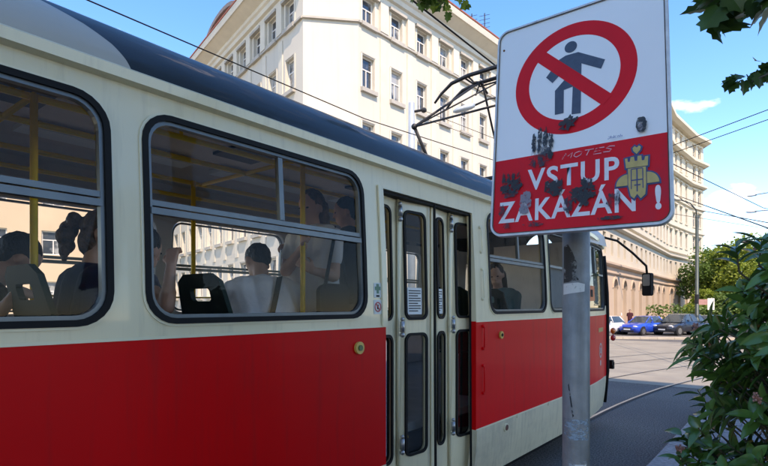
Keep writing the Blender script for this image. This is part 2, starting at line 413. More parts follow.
# eaves: stepped cornice following the three faces
def offs(pts, d):
    out = []
    for i, p in enumerate(pts):
        ns = []
        for a, b in ((i-1, i), (i, i+1)):
            if 0 <= a and b < len(pts):
                e = (Vector(pts[b])-Vector(pts[a])).normalized(); ns.append(Vector((e.y, -e.x)))
        n = sum(ns, Vector((0, 0))).normalized(); k = 1/max(.3, n.dot(ns[0])); out.append(Vector(p)+n*d*k)
    return out
def profile_sweep(name, pts, prof, m, root, close_in=2.0):
    b = MB(); L = root.location; R_ = [offs(pts, d) for d, z in prof]; n = len(pts)
    for (d, z), row in zip(prof, R_):
        for p in row: b.v.append((p.x-L.x, p.y-L.y, z-L.z))
    for j in range(len(prof)-1):
        for i in range(n-1): b.f.append((j*n+i, j*n+i+1, (j+1)*n+i+1, (j+1)*n+i))
    return b.build(name, m, root, fix=False)
bp1 = [c0, c1, c2, c3]
profile_sweep('cornice', bp1, [(-.3, 17.05), (.10, 17.05), (.10, 17.3), (.24, 17.36), (.24, 17.62), (.34, 17.70), (.34, 17.9), (.92, 18.22), (1.0, 18.22), (1.06, 18.55), (.9, 18.56), (-.5, 18.6)], M['b1t'], B1)
profile_sweep('roof', bp1, [(1.02, 18.57), (1.08, 18.6), (1.08, 18.68), (-4.5, 21.2), (-7, 21.2)], M['roofred'], B1)
# curved roof gable over the left wing
def gable():
    e = fl
    pts = [(17.2, 18.62)]+[(21.2-3.0*math.cos(math.pi*k/14), 18.62+1.35*math.sin(math.pi*k/14)**.8) for k in range(15)]
    return panel(pts[1:], (), .35, lambda a, b, c: e(a, b, -.15+c)), panel([(21.2-3.2*math.cos(math.pi*k/14), 18.6+1.6*math.sin(math.pi*k/14)**.8) for k in range(15)]+[(21.2+3.0*math.cos(math.pi*k/14), 18.6+1.35*math.sin(math.pi*k/14)**.8) for k in range(15)], (), 3., lambda a, b, c: e(a, b, -.45+c))
g1, g2 = gable(); M['gab'] = mat('weathered_roof_grey', (.17, .14, .125), .7)
link('gable', g1, mat('pink_grey_render', (.48, .42, .38), .8), B1); link('gable_roof', g2, M['gab'], B1)
# roof masts
am = MB()
for (u, h) in ((11.6, 2.3), (13.2, 3.0), (14.9, 1.9)):
    p = fs(u, 18.7, 1.0); am.tube([p, p+Vector((0, 0, h))], .035, 6)
    for k in range(4): am.tube([p+Vector((-.35, -.1, h-.15-.28*k)), p+Vector((.35, .1, h-.15-.28*k))], .015, 5)
am.build('antenna', M['darkmetal'], B1)

# ---- far building with arched ground floor
K = 6480
B2 = empty('arcade_building', (-12, 60, -.5), label='pale yellow apartment building with arched peach ground floor and rounded corner', cat='building')
e0 = (-11.77, 40.28); e1 = (-13.24, 74.96); e2 = (-12.35, 85.89); e3 = (-11.3, 90.6)
def b2_face(a, b, arches, wins, nrows=6, HT=25.6):
    f = rel(facade_map((*a, 0), (b[0]-a[0], b[1]-a[1])), B2); L = math.dist(a, b)
    ah = [arch_pts(u-.75, -.2, u+.75, 3.9) for u in arches]
    link('ground_floor_wall', panel(rr(0, -1, L, 4.9, 0), ah, .5, f), M['b2g'], B2)
    for u in arches: make_window('w', 1.5, 4.1, B2, f, u-.75, -.2, arch=True, dep=.3)
    rows = [(5.75, 1.7), (9.6, 2.0), (13.1, 2.0), (16.5, 1.9), (20.0, 1.8), (23.2, 1.6)]
    rest = [q for q in rows[nrows:] if q[0] < HT]; rows = rows[:nrows]
    hl = [rr(u-.5, z, u+.5, z+h, 0) for u in wins for z, h in rows]
    link('wall', panel(rr(0, 4.9, L, HT, 0), hl, .35, f), M['b2'], B2)
    for u in wins:
        for z, h in rows:
            w_ = make_window('w', 1.0, h, B2, f, u-.5, z, dep=.2)
            if z > 6: fpiece('sill', f, u-.65, u+.65, z-.14, z-.002, -.1, .1, M['b2'], w_); fpiece('hood', f, u-.7, u+.7, z+h+.1, z+h+.25, -.16, -.002, M['b2'], w_)
    if rest:
        g = MB()
        for u in wins:
            for z, h in rest: fbox(g, f, u-.5, u+.5, z, z+h, -.02, .02)
        tag(g.build('upper_windows', M['wglass'], B2), kind='stuff')
    for u in arches:
        ar = MB(); pts = arch_pts(u-.95, -.2, u+.95, 4.1); inn = arch_pts(u-.76, -.2, u+.76, 3.91)
        for i in range(2, len(pts)-1):
            q = [f(*pts[i], -.08), f(*pts[i+1], -.08), f(*inn[i+1], -.08), f(*inn[i], -.08)]
            q2 = [f(*pts[i], -.002), f(*pts[i+1], -.002), f(*inn[i+1], -.002), f(*inn[i], -.002)]
            ar.add(q+q2, [(0, 1, 2, 3), (0, 4, 5, 1), (2, 6, 7, 3)])
        ar.build('arch_trim', M['b2g'], B2)
eA = (e0[0]+(e1[0]-e0[0])*.3138, e0[1]+(e1[1]-e0[1])*.3138); LA = math.dist(e0, eA)
L1 = math.dist(e0, e1); L2 = math.dist(e1, e2); L3 = math.dist(e2, e3)
b2_face(e0, eA, [1.9+3.62*i for i in range(3)], [1.9+2.42*i for i in range(4)], 3, 18.85)
b2_face(eA, e1, [1.9+3.62*i-LA for i in range(3, 9)], [1.3+2.42*i for i in range(10)], 3)
b2_face(e1, e2, [1.5, 5.2, 8.9], [1.3, 3.7, 6.1, 8.9])
b2_face(e2, e3, [2.4], [1.5, 3.4])
# return wall at its near end
fe = rel(facade_map((-14.8, 40.6, 0), (e0[0]+14.8, e0[1]-40.6)), B2)
fe2 = rel(facade_map((eA[0]-4, eA[1]+.1, 0), (4, -.1)), B2); link('wall', panel(rr(0, 18.8, 4, 25.6, 0), (), .3, fe2), M['b2'], B2)
link('wall', panel(rr(0, -1, math.dist((-14.8, 40.6), e0), 18.85, 0), (), .3, fe), M['b2'], B2)
bp2 = [(-14.8, 40.6), e0, e1, e2, e3, (-12.6, 92.8)]; bp3 = [(eA[0]-3, eA[1]+.08), eA, e1, e2, e3, (-12.6, 92.8)]
def ledge(z, d, h, m='b2'):
    profile_sweep('cornice', bp2 if z < 19 else bp3, [(-.02, z), (d*.5, z+.02), (d, z+h*.45), (d, z+h), (-.02, z+h+.04)], M[m], B2)
for z, d, h, m in ((3.95+.25, .14, .22, 'b2g'), (4.85, .3, .3, 'b2g'), (7.95, .35, .35, 'b2'), (8.6, .2, .25, 'b2'), (12.0, .25, .28, 'b2'), (15.6, .25, .25, 'b2'), (18.85, .55, .45, 'b2'), (22.1, .75, .55, 'b2'), (25.4, 1.0, .7, 'b2')): ledge(z, d, h, m)
profile_sweep('roof', bp3, [(1.0, 26.1), (-2.6, 27.6)], M['roofred'], B2)

# ---- other street walls
def simple_building(name, label, pts, H, rows, step, mw, ww=1.1, z0=-1, roof=True, mroof='roofred'):
    root = empty(name, (pts[0][0], pts[0][1], 0), label=label, cat='building')
    for a, b in zip(pts[:-1], pts[1:]):
        f = rel(facade_map((*a, 0), (b[0]-a[0], b[1]-a[1])), root); L = math.dist(a, b)
        n = max(1, int((L-1)/step)); cols = [L/2+(i-(n-1)/2)*step for i in range(n)]
        hl = [rr(u-ww/2, z, u+ww/2, z+h, 0) for u in cols for z, h in rows]
        link('wall', panel(rr(0, z0, L, H, 0), hl, .3, f), mw, root)
        for u in cols:
            for z, h in rows: make_window('w', ww, h, root, f, u-ww/2, z, dep=.15)
    profile_sweep('cornice', pts, [(-.02, H-.5), (.3, H-.4), (.55, H-.1), (.55, H), (-.4, H+.03)], M['b1t'], root)
    if roof: profile_sweep('roof', pts, [(.5, H+.04), (-3.5, H+2.6), (-8, H+2.6)], M[mroof], root)
    return root
simple_building('beige_apartment_block', 'beige apartment block with white windows seen through the tram windows at far left', [(-46, 3.0), (-39.5, 4.0), (-36.0, 15.5)], 16.5, [(1.6, 1.6), (4.9, 1.5), (8.0, 1.5), (11.1, 1.5)], 3.0, M['b3'], 1.25)
simple_building('shade_building', 'unseen beige townhouse behind the pavement trees, made tall to shade the tram and mirrored in its windows', [(25.0, 1.6), (13.5, 1.6), (13.5, -26)], 26.5, [(1.5, 1.9), (5.2, 1.7), (8.8, 1.7), (12.4, 1.7), (16, 1.7), (19.6, 1.7), (23.2, 1.6)], 2.9, M['b1'])  # unseen house, height and end wall set so its shadow covers the tram
simple_building('pale_townhouse', 'pale townhouse further up the near pavement, mirrored in the red panel', [(15.5, 62), (12.5, 24)], 13, [(1.5, 1.7), (4.9, 1.6), (8.3, 1.6)], 2.9, M['b1'])

# ============================================================ TREES
def leaf_mat(name, c, var=.3, tr=.3, rough=.5):
    return mat(name, c, rough, var=var, scale=1.3, trans=tr)
M['leafA'] = leaf_mat('linden_leaf', (.075, .14, .02), tr=.35)
M['leafB'] = leaf_mat('far_leaf', (.24, .31, .045), tr=.4)
M['leafC'] = leaf_mat('far_leaf_dark', (.11, .19, .04), tr=.35)
M['bark'] = mat('bark', (.10, .08, .06), .9, var=.3, scale=8, bump=.6, bscale=20)
def crown_mesh(R_, n, ls, seed, clumps=26, flat=1.):
    rnd = random.Random(seed); b = MB(); cs = []
    for i in range(clumps):
        while True:
            p = Vector((rnd.uniform(-1, 1), rnd.uniform(-1, 1), rnd.uniform(-1, 1)))
            if .25 < p.length < .85: break
        cs.append((Vector((p.x*R_[0], p.y*R_[1], p.z*R_[2])), rnd.uniform(.28, .45)))
    for i in range(n):
        c, s_ = rnd.choice(cs); d = Vector((rnd.gauss(0, 1), rnd.gauss(0, 1), rnd.gauss(0, 1))).normalized()*s_*(rnd.random()**.35)
        p = c+Vector((d.x*R_[0], d.y*R_[1], d.z*R_[2]))
        nrm = Vector((rnd.gauss(0, .7), rnd.gauss(0, .7), rnd.gauss(.8, .5))).normalized(); a = nrm.orthogonal().normalized()
        a.rotate(Matrix.Rotation(rnd.uniform(0, 6.28), 3, nrm)); c_ = nrm.cross(a); l = ls*rnd.uniform(.6, 1.25)
        b.add([p-a*l*.5, p+c_*l*.36+nrm*l*.08, p+a*l*.55, p-c_*l*.36+nrm*l*.08], [(0, 1, 2), (0, 2, 3)])
    return b, cs
def tree(x, y, z0, hc, R_, n, ls, seed, m, label, group=None, trunk_r=.2, name='street_tree', lean=(0, 0)):
    root = empty(name, (x, y, z0), label=label, cat='tree', group=group)
    b, cs = crown_mesh(R_, n, ls, seed)
    o = b.build('crown', m, root, fix=False); o.location = (lean[0], lean[1], hc)
    t = MB(); base = Vector((0, 0, -.1)); top = Vector((lean[0]*.6, lean[1]*.6, hc-R_[2]*.35))
    t.tube([base, base+Vector((.02, .03, .5)), base.lerp(top, .5), top], [trunk_r*1.35, trunk_r, trunk_r*.8, trunk_r*.5], 10)
    for c, s_ in cs[:14]:
        st = base.lerp(top, random.uniform(.6, 1)); e = c+Vector((lean[0], lean[1], hc))
        t.tube([st, st.lerp(e, .5)+Vector((0, 0, .2)), e], [trunk_r*.35, trunk_r*.2, trunk_r*.06], 6)
    t.build('trunk', M['bark'], root, smooth=True)
    return root
tree(2.9, -2.3, .13, 7.3, (4.1, 4.3, 2.5), 4200, .22, 3, M['leafA'], 'leafy street tree overhanging the tram behind the camera')
tree(3.1, 4.3, .13, 7.9, (4.0, 3.4, 2.2), 3600, .22, 5, M['leafA'], 'leafy street tree on the near pavement beyond the bush')
# far trees at the end of the street
for i, (x, y, h, r, zr, m, ls, lb) in enumerate((
        (-9.2, 79, 5.6, 3.6, 4.3, 'leafC', .42, 'dark green tree beside the rounded corner of the far building'),
        (-5.6, 76, 6.8, 4.6, 4.6, 'leafB', .42, 'tallest light green tree behind the parked cars'),
        (-1.8, 72, 4.2, 3.6, 3.6, 'leafB', .40, 'low yellow-green tree behind the pale hatchback'),
        (-8.2, 66, 2.0, 2.2, 2.0, 'leafB', .36, 'small bright round tree in front of the far tree row'),
        (1.6, 62, 6.4, 3.6, 4.4, 'leafC', .40, 'dark tree at the right edge behind the bush'),
        (-4.4, 63, 2.2, 2.6, 2.2, 'leafC', .36, 'squat dark tree behind the silver car'),
        (-12, 105, 7, 6, 5.5, 'leafC', .6, 'distant tree closing the street beyond the building'),
        (-3, 104, 7, 7, 5.5, 'leafB', .6, 'distant wide tree closing the street on the right'))):
    tree(x, y, zg(y), h, (r, r, zr), 5200, ls, 20+i, M[m], lb, group='trees beyond the parked cars', name='far_tree')
# clipped hedge mass low behind the cars
hb, _ = crown_mesh((11, 1.6, 1.5), 5000, .3, 77, clumps=60)
ho = hb.build('ground_cover', M['leafC'], fix=False); ho.location = (-3.5, 60, .5); tag(ho, 'low mass of green shrubs behind the parked cars', 'shrubs', kind='stuff')

# ============================================================ TRAM
T = empty('tram', (-3.25, 1.0, 0), label='red and cream city tram with dark roof standing beside the no entry sign', cat='tram')
TL = T.location.copy()
XN = -2.0
def side_dx(y, z):
    d = 0
    if z > 1.64: d -= .05*(z-1.64)**1.5
    if z < .8: d -= .10*((.8-z)/.5)**2*.5
    if y > 6.1: d -= .055*(y-6.1)**2
    return d
def near(y, z, w=0): return Vector((XN+side_dx(y, z)-w, y, z))-TL
def far(y, z, w=0): return Vector((-6.5-XN-side_dx(y, z)+w, y, z))-TL
YE = 7.55
CUT = [(0, v) for v in (-4, -2, 0, 2, 4, 5.6, 6.1, 6.35, 6.6, 6.85, 7.1, 7.3, 7.45)]+[(1, v) for v in (.4, .5, .6, .7, .8, 1.2, 1.64, 1.8, 2.0, 2.2, 2.35, 2.5)]
Z0, ZR0, ZR1, ZG = .31, .74, 1.60, 2.60
DO = (2.52, 3.665)          # door opening
wins = [(-5.23, -3.925), (-3.78, -2.475), (-2.33, -.925), (-.433, .872), (1.016, 2.325), (3.90, 5.115), (5.23, 7.50)]
farw = [(-5.23, -3.925), (-3.78, -2.475), (-2.33, -.58), (-.433, .872), (1.016, 2.321), (2.465, 3.77), (3.915, 5.115), (5.3, 6.4)]
WZ = (1.665, 2.50)
def window_hole(y0, y1): return rr(y0, WZ[0], y1, WZ[1], .115 if y1-y0 < 2 else .10)
# upper cream wall with openings (door opening cuts through its bottom edge)
outer = [(-5.9, ZR1), (DO[0], ZR1), (DO[0], 2.46), (DO[1], 2.46), (DO[1], ZR1), (YE, ZR1), (YE, ZG), (-5.9, ZG)]
link('side_wall', panel(outer, [window_hole(*w) for w in wins], .05, near, CUT), M['cream'], T)
link('red_panel', panel(rr(-5.9, ZR0, DO[0], ZR1, 0), (), .05, near, CUT), M['red'], T)
link('red_panel', panel(rr(DO[1], ZR0, YE, ZR1, 0), (), .05, near, CUT), M['red'], T)
# joint: narrow cream post right behind the door and the lower skirts
link('skirt', panel(rr(-5.9, Z0, DO[0], ZR0, 0), (), .05, near, CUT), M['skirt'], T)
link('skirt', panel(rr(DO[1], Z0, YE, ZR0, 0), (), .05, near, CUT), M['skirt'], T)
link('door_post', panel(rr(DO[1]+.004, Z0+.005, DO[1]+.11, ZR0+.0, .0), (), .006, lambda a, b, c: near(a, b, c-.007), CUT), M['skirt'], T)
link('door_post', panel(rr(DO[0]-.045, 1.60, DO[0]+.002, 2.47, 0), (), .012, lambda a, b, c: near(a, b, c-.013), CUT), M['cream'], T)
# beading between red and skirt, belt rail
for (a, b) in ((-5.9, DO[0]), (DO[1], YE)):
    n = 24
    for z in (ZR1, ZR0):
        tr_ = MB()
        for i in range(n):
            y0, y1 = a+(b-a)*i/n, a+(b-a)*(i+1)/n
            q = [near(y, z+dz, w) for y in (y0, y1) for dz in (-.006, .006) for w in (-.004, .0)]
            tr_.add(q, [(0, 1, 3, 2), (4, 6, 7, 5), (0, 4, 5, 1), (2, 3, 7, 6), (0, 2, 6, 4), (1, 5, 7, 3)])
        tr_.build('belt_beading', M['lip'], T)
# far side wall
link('side_wall', panel(rr(-5.9, Z0, YE, ZG, 0), [window_hole(*w) for w in farw], .05, far, CUT), M['inner'], T)
# windows
def tram_window(y0, y1, fm, gm, near_side=True, slider=None, lower=True, ztr=2.125, label=None):
    r0 = .115
    def g(o): return lambda a, b, c: fm(a, b, c+o)
    outp = rr(y0-.03, WZ[0]-.03, y1+.03, WZ[1]+.03, r0+.03); h1 = rr(y0+.012, WZ[0]+.012, y1-.012, WZ[1]-.012, r0-.01)
    fr_ = link('window', panel(rr(y0+.012, WZ[0]+.012, y1-.012, WZ[1]-.012, r0-.01), [rr(y0+.027, WZ[0]+.027, y1-.027, WZ[1]-.027, r0-.022)], .03, g(.0), CUT), M['alu'], T)
    if near_side:
        link('gasket', panel(rr(y0-.012, WZ[0]-.012, y1+.012, WZ[1]+.012, r0+.012), [h1], .03, g(-.012), CUT), M['rubber'], fr_)
        link('lip', panel(rr(y0-.022, WZ[0]-.022, y1+.022, WZ[1]+.022, r0+.02), [rr(y0-.012, WZ[0]-.012, y1+.012, WZ[1]+.012, r0+.012)], .01, g(-.006), CUT), M['lip'], fr_)
    b = MB()
    if lower:
        for (za, zb, w0, w1) in ((ztr-.030, ztr-.004, -.004, .03), (ztr+.004, ztr+.026, .002, .03)):
            q = [fm(y, z, w) for y in (y0+.02, y1-.02) for z in (za, zb) for w in (w0, w1)]
            b.add(q, [(0, 1, 3, 2), (4, 6, 7, 5), (0, 4, 5, 1), (2, 3, 7, 6), (0, 2, 6, 4), (1, 5, 7, 3)])
    if slider:
        q = [fm(y, z, w) for y in (slider-.014, slider+.014) for z in (ztr+.03, WZ[1]-.03) for w in (.004, .03)]
        b.add(q, [(0, 1, 3, 2), (4, 6, 7, 5), (0, 4, 5, 1), (2, 3, 7, 6), (0, 2, 6, 4), (1, 5, 7, 3)])
    if b.v: b.build('transom', M['alu'], fr_)
    link('pane', panel(rr(y0+.03, WZ[0]+.03, y1-.03, WZ[1]-.03, r0-.03), (), 0, g(.018), CUT), gm, fr_)
    return fr_
for w in wins[:-1]:
    tram_window(*w, near, M['glass'], slider=w[0]+.70 if w != wins[5] else w[0]+.62)
tram_window(*wins[-1], near, M['doorglass'], lower=False)
for w in farw: tram_window(*w, far, M['glass2'], near_side=False, ztr=2.08)
# cab window: upper sliding sash and divider (dark opening in the photo)
b = MB()
for ya in (6.35, 6.92):
    q = [near(y, z, w) for y in (ya-.02, ya+.02) for z in (2.14, 2.46) for w in (-.003, .03)]
    b.add(q, [(0, 1, 3, 2), (4, 6, 7, 5), (0, 4, 5, 1), (2, 3, 7, 6), (0, 2, 6, 4), (1, 5, 7, 3)])
q = [near(y, z, w) for y in (5.26, 7.47) for z in (2.12, 2.145) for w in (-.003, .03)]
b.add(q, [(0, 1, 3, 2), (4, 6, 7, 5), (0, 4, 5, 1), (2, 3, 7, 6), (0, 2, 6, 4), (1, 5, 7, 3)])
b.build('cab_window_sash', M['alu'], T)
# pale sheets inside the cab window, imitating the reflection of a bright facade
M['cabrefl'] = mat('grey_reflection_sheet', (.45, .46, .46), .7, var=.08)
link('cab_reflection_sheet', panel(rr(5.27, 1.70, 6.33, 2.12, 0), (), .01, lambda a, b, c: near(a, b, c+.06)), M['cabrefl'], T)
link('cab_reflection_sheet', panel(rr(6.95, 1.70, 7.45, 2.46, 0), (), .01, lambda a, b, c: near(a, b, c+.07), CUT), M['cabrefl'], T)
link('cab_reflection_sheet', panel(rr(6.37, 1.70, 6.93, 2.11, 0), (), .01, lambda a, b, c: near(a, b, c+.065), CUT), M['cabrefl'], T)

# ---- rain gutter and roof
def ydrop(y):   # roof falls towards the rounded end
    t = max(0, y-6.3); return .055*t**2.1
RP = [(0, 2.595), (.035, 2.60), (.04, 2.635), (.0, 2.65), (-.004, 2.650), (-.014, 2.69), (-.035, 2.74), (-.08, 2.80), (-.15, 2.865), (-.26, 2.925), (-.42, 2.975), (-.65, 3.02), (-.95, 3.05), (-1.25, 3.06)]
def roof_sweep(name, idx, mm, stations, smooth=True):
    b = MB(); prof = [RP[i] for i in idx]
    full = [(d, z, 1) for d, z in prof]+[(d, z, -1) for d, z in prof[::-1]]
    n = len(full)
    for y in stations:
        s = 1
        if y > YE: t = (y-YE)/.5; s = math.sqrt(max(0, 1-t*t))*.75+.25*(1-t)
        for d, z, sg in full:
            dx = side_dx(y, 2.6); hw = (1.25+d+dx)*(s if y > YE else 1)
            zz = z-ydrop(y)*(.5+.5*(hw/1.25))
            if y > YE: zz -= .12*((y-YE)/.5)**2
            b.v.append((sg*hw, y-TL.y, zz))
    for j in range(len(stations)-1):
        for i in range(n-1): b.f.append((j*n+i, j*n+i+1, (j+1)*n+i+1, (j+1)*n+i))
    return b.build(name, mm, T, smooth, fix=True)
ST = [-5.9+.25*i for i in range(49)]+[6.3, 6.6, 6.85, 7.1, 7.3, 7.45, 7.55]
ST = sorted(set([round(s, 3) for s in ST if s <= 7.55]))
# gutter built on each side
for sgn, f_ in ((1, near), (-1, far)):
    b = MB(); n = 5; pr = [(0, 2.585), (-.04, 2.592), (-.045, 2.63), (-.02, 2.645), (0.02, 2.648)]
    for y in ST:
        for w, z in pr: p = f_(y, 2.6, w); b.v.append((p.x, p.y, z-ydrop(y)))
    for j in range(len(ST)-1):
        for i in range(n-1): b.f.append((j*n+i, j*n+i+1, (j+1)*n+i+1, (j+1)*n+i))
    b.build('rain_gutter', M['cream'], T, smooth=False)
def roof_material():
    m = bpy.data.materials.new('roof_paint'); m.use_nodes = True; t = m.node_tree; p = t.nodes['Principled BSDF']
    p.inputs['Roughness'].default_value = .5; p.inputs['Specular IOR Level'].default_value = .2; p.inputs['Coat Weight'].default_value = .32; p.inputs['Coat Roughness'].default_value = .09
    co = t.nodes.new('ShaderNodeTexCoord'); sp = t.nodes.new('ShaderNodeSeparateXYZ'); t.links.new(co.outputs['Object'], sp.inputs[0])
    def ma(op, a, b=None):
        n = t.nodes.new('ShaderNodeMath'); n.operation = op
        for i, q in enumerate((a, b)):
            if q is None: continue
            if isinstance(q, (int, float)): n.inputs[i].default_value = q
            else: t.links.new(q, n.inputs[i])
        return n.outputs[0]
    # the pale livery field ends in an elliptical edge
    a = ma('POWER', ma('DIVIDE', ma('ADD', sp.outputs['Y'], 1.02), 1.0), 2)
    c = ma('POWER', ma('DIVIDE', ma('ADD', sp.outputs['Z'], -2.62), .34), 2)
    e = ma('ADD', a, c); back = ma('LESS_THAN', sp.outputs['Y'], -1.02)
    ins = ma('MAXIMUM', ma('LESS_THAN', e, 1.0), back)
    n = t.nodes.new('ShaderNodeTexNoise'); n.inputs['Scale'].default_value = 3; n.inputs['Detail'].default_value = 6; t.links.new(co.outputs['Object'], n.inputs[0])
    r = t.nodes.new('ShaderNodeValToRGB'); r.color_ramp.elements[0].color = (.006, .010, .014, 1); r.color_ramp.elements[1].color = (.020, .028, .034, 1); t.links.new(n.outputs[0], r.inputs[0])
    r2 = t.nodes.new('ShaderNodeValToRGB'); r2.color_ramp.elements[0].color = (.36, .34, .29, 1); r2.color_ramp.elements[1].color = (.42, .40, .35, 1); t.links.new(n.outputs[0], r2.inputs[0])
    mp_ = t.nodes.new('ShaderNodeMapping'); mp_.inputs['Scale'].default_value = (3, .8, 3); n5 = t.nodes.new('ShaderNodeTexNoise'); n5.inputs['Scale'].default_value = 2.2; n5.inputs['Detail'].default_value = 3
    bb = t.nodes.new('ShaderNodeBump'); bb.inputs['Strength'].default_value = .5; bb.inputs['Distance'].default_value = .03
    t.links.new(co.outputs['Object'], mp_.inputs[0]); t.links.new(mp_.outputs[0], n5.inputs[0]); t.links.new(n5.outputs[0], bb.inputs['Height']); t.links.new(bb.outputs[0], p.inputs['Coat Normal'])
    mxx = t.nodes.new('ShaderNodeMixRGB'); t.links.new(ins, mxx.inputs[0]); t.links.new(r.outputs[0], mxx.inputs[1]); t.links.new(r2.outputs[0], mxx.inputs[2])
    t.links.new(mxx.outputs[0], p.inputs['Base Color']); return m
roof_sweep('roof', list(range(4, 14)), roof_material(), ST+[7.65, 7.75, 7.85, 7.95, 8.02])
# roof equipment boxes
for (x0, x1, y0, y1, h) in ((-.55, .55, -4.2, -1.9, .22), (-.5, .5, .2, 1.8, .10)):
    v = [(x, y-TL.y, z) for x, y, z in ((x0, y0, 3.02), (x1, y0, 3.02), (x1, y1, 3.02), (x0, y1, 3.02), (x0+.08, y0+.08, 3.05+h), (x1-.08, y0+.08, 3.05+h), (x1-.08, y1-.08, 3.05+h), (x0+.08, y1-.08, 3.05+h))]
    MB().add(v, [(0, 1, 5, 4), (1, 2, 6, 5), (2, 3, 7, 6), (3, 0, 4, 7), (4, 5, 6, 7)]).build('roof_box', M['darkmetal'], T)

# ---- rounded end (corner, end face with windscreen)
def end_loft(z0, z1, mm, name, lean0=0, lean1=0, nz_=6, gap=0):
    b = MB(); pts = []
    def plan(z):
        hx = 1.25+side_dx(YE, z); o = []
        r = .30
        for k in range(9):
            a = rad(90*k/8); o.append((hx-r+r*math.cos(a), YE+.40*math.sin(a)))
        mid = [(hx-r)*(1-i/4) for i in range(1, 5)]
        o += [(m_, YE+.40+.06*(1-(m_/(hx-r))**2)) for m_ in mid]
        return o+[(-x, y) for x, y in o[::-1][1:]]
    zs = [z0+(z1-z0)*i/nz_ for i in range(nz_+1)]
    for z in zs:
        lean = max(0, z-1.6)*.12 + max(0, z-2.3)**2*.9
        for x, y in plan(z):
            t = min(1, max(0, (y-YE)/.40)); b.v.append((x, y-TL.y-lean*t, z-(ydrop(7.55)*max(0, (z-2.3)/.3) if z > 2.3 else 0)))
    n = len(plan(z0))
    for j in range(nz_):
        for i in range(n-1): b.f.append((j*n+i, j*n+i+1, (j+1)*n+i+1, (j+1)*n+i))
    return b.build(name, mm, T, True, fix=True)
end_loft(Z0, ZR0, M['skirt'], 'end_skirt'); end_loft(ZR0, ZR1, M['red'], 'end_panel'); end_loft(ZR1, 1.72, M['cream'], 'end_sill')
end_loft(1.72, 2.45, M['doorglass'], 'windscreen', nz_=6); end_loft(2.45, 2.66, M['cream'], 'end_brow')
# black corner strip: windscreen rubber, with the end face's shade put in as black
b = MB(); b.tube([Vector((-2.11, 7.70, z))-TL+Vector((side_dx(7.55, z)+.10, -max(0, z-1.9)*.10, 0)) for z in (.36, .8, 1.2, 1.6, 1.9, 2.2, 2.42)], .03, 8)
b.build('corner_rubber_shade', M['rubber'], T, True)
# lamps at the end corner
M['orange'] = mat('orange_lens', (.75, .16, .01), .25, var=.05, coat=.5); M['redl'] = mat('red_lens', (.5, .02, .01), .25, coat=.5)
for nm, z, mm in (('indicator_lamp', 1.36, 'orange'), ('side_lamp', 1.26, 'redl')):
    b = MB(); b.ell(Vector((-2.10, 7.90, z))-TL, (.035, .05, .045)); b.build(nm, M[mm], T, True)
b = MB(); b.box(.98, 1.13, 6.93, 7.02, .86, .93); b.box(1.06, 1.13, 6.98, 7.05, .80, .90); b.build('buffer_hook', M['rubber'], T)
# mirror on its arm
b = MB(); b.tube([Vector(p)-TL for p in ((-2.30, 7.15, 2.70), (-2.12, 7.35, 2.66), (-1.98, 7.65, 2.62), (-1.83, 7.85, 2.46), (-1.69, 8.02, 2.28), (-1.68, 8.03, 2.14))], .016, 8)
arm = b.build('mirror_arm', M['rubber'], T, True)
ml = Matrix.Rotation(rad(-30), 4, 'Z'); b = MB()
pts = rr(-.075, -.16, .075, .16, .03)
me = panel(pts, (), .05, lambda a, c, w: (Vector((-1.675, 8.04, 2.02))-TL)+ml @ Vector((a, w-.025, c)))
mo = link('mirror_housing', me, M['rubber'], T)
link('mirror_glass', panel(rr(-.06, -.02, .06, .14, .02), (), .003, lambda a, c, w: (Vector((-1.675, 8.04, 2.02))-TL)+ml @ Vector((a, w-.029, c))), M['steel'], mo)

# ---- doors
DX = [(2.46, .06), (2.79, .095), (3.142, .06), (3.160, .06), (3.452, .10), (3.80, .06)]
def leafmap(i):
    (ya, wa), (yb, wb) = DX[i], DX[i+1]
    return lambda u, v, w: Vector((XN-.008*(v > 0)-(wa+(wb-wa)*(u-ya)/(yb-ya))-w+side_dx(0, v)*.6, u, v))-TL
for i, wu, wl in ((0, (2.50, 2.70), None), (1, (2.855, 3.075), None), (3, (3.225, 3.345), None), (4, (3.53, 3.735), None)):
    f = leafmap(i); ya, yb = DX[i][0]+.002, DX[i+1][0]-.002
    zt = (1.635, 2.375); zb = (.70, 1.53)
    hu = rr(wu[0], zt[0], wu[1], zt[1], .05); hb_ = rr(wu[0], zb[0], wu[1], zb[1], .05)
    d = link('door_leaf', panel(rr(ya, .40, yb, 2.455, 0), [hu, hb_], .03, f), M['cream'], T)
    for (z0, z1) in (zt, zb):
        link('gasket', panel(rr(wu[0]-.008, z0-.008, wu[1]+.008, z1+.008, .056), [rr(wu[0]+.011, z0+.011, wu[1]-.011, z1-.011, .04)], .012, lambda a, c, w, f=f: f(a, c, w-.010)), M['rubber'], d)
        link('pane', panel(rr(wu[0]+.005, z0+.005, wu[1]-.005, z1-.005, .04), (), 0, lambda a, c, w, f=f: f(a, c, .012)), M['doorglass'], d)
    # folded edge profile and hinges
    b = MB(); yh = DX[i+1][0] if i in (0, 3) else None
    if yh:
        b.tube([f(yh, .42, -.012), f(yh, 2.44, -.012)], .010, 8); b.build('hinge_tube', M['lip'], d, True)
        for z in (2.36, 1.585, .8):
            h = MB(); h.tube([f(yh, z-.035, -.028), f(yh, z+.035, -.028)], .016, 8); h.ell(f(yh, z+.05, -.028), (.014,)*3, 8, 5); h.ell(f(yh, z-.055, -.028), (.018,)*3, 8, 5)
            h.build('hinge', M['steel'], d, True)
b = MB()
for (ya, w) in ((3.151, .045), (3.665, .045)): MB().tube([Vector((XN-w-.0, ya, .42))-TL, Vector((XN-w-.012, ya, 2.45))-TL], .010, 8).build('door_seal', M['rubber'], T)
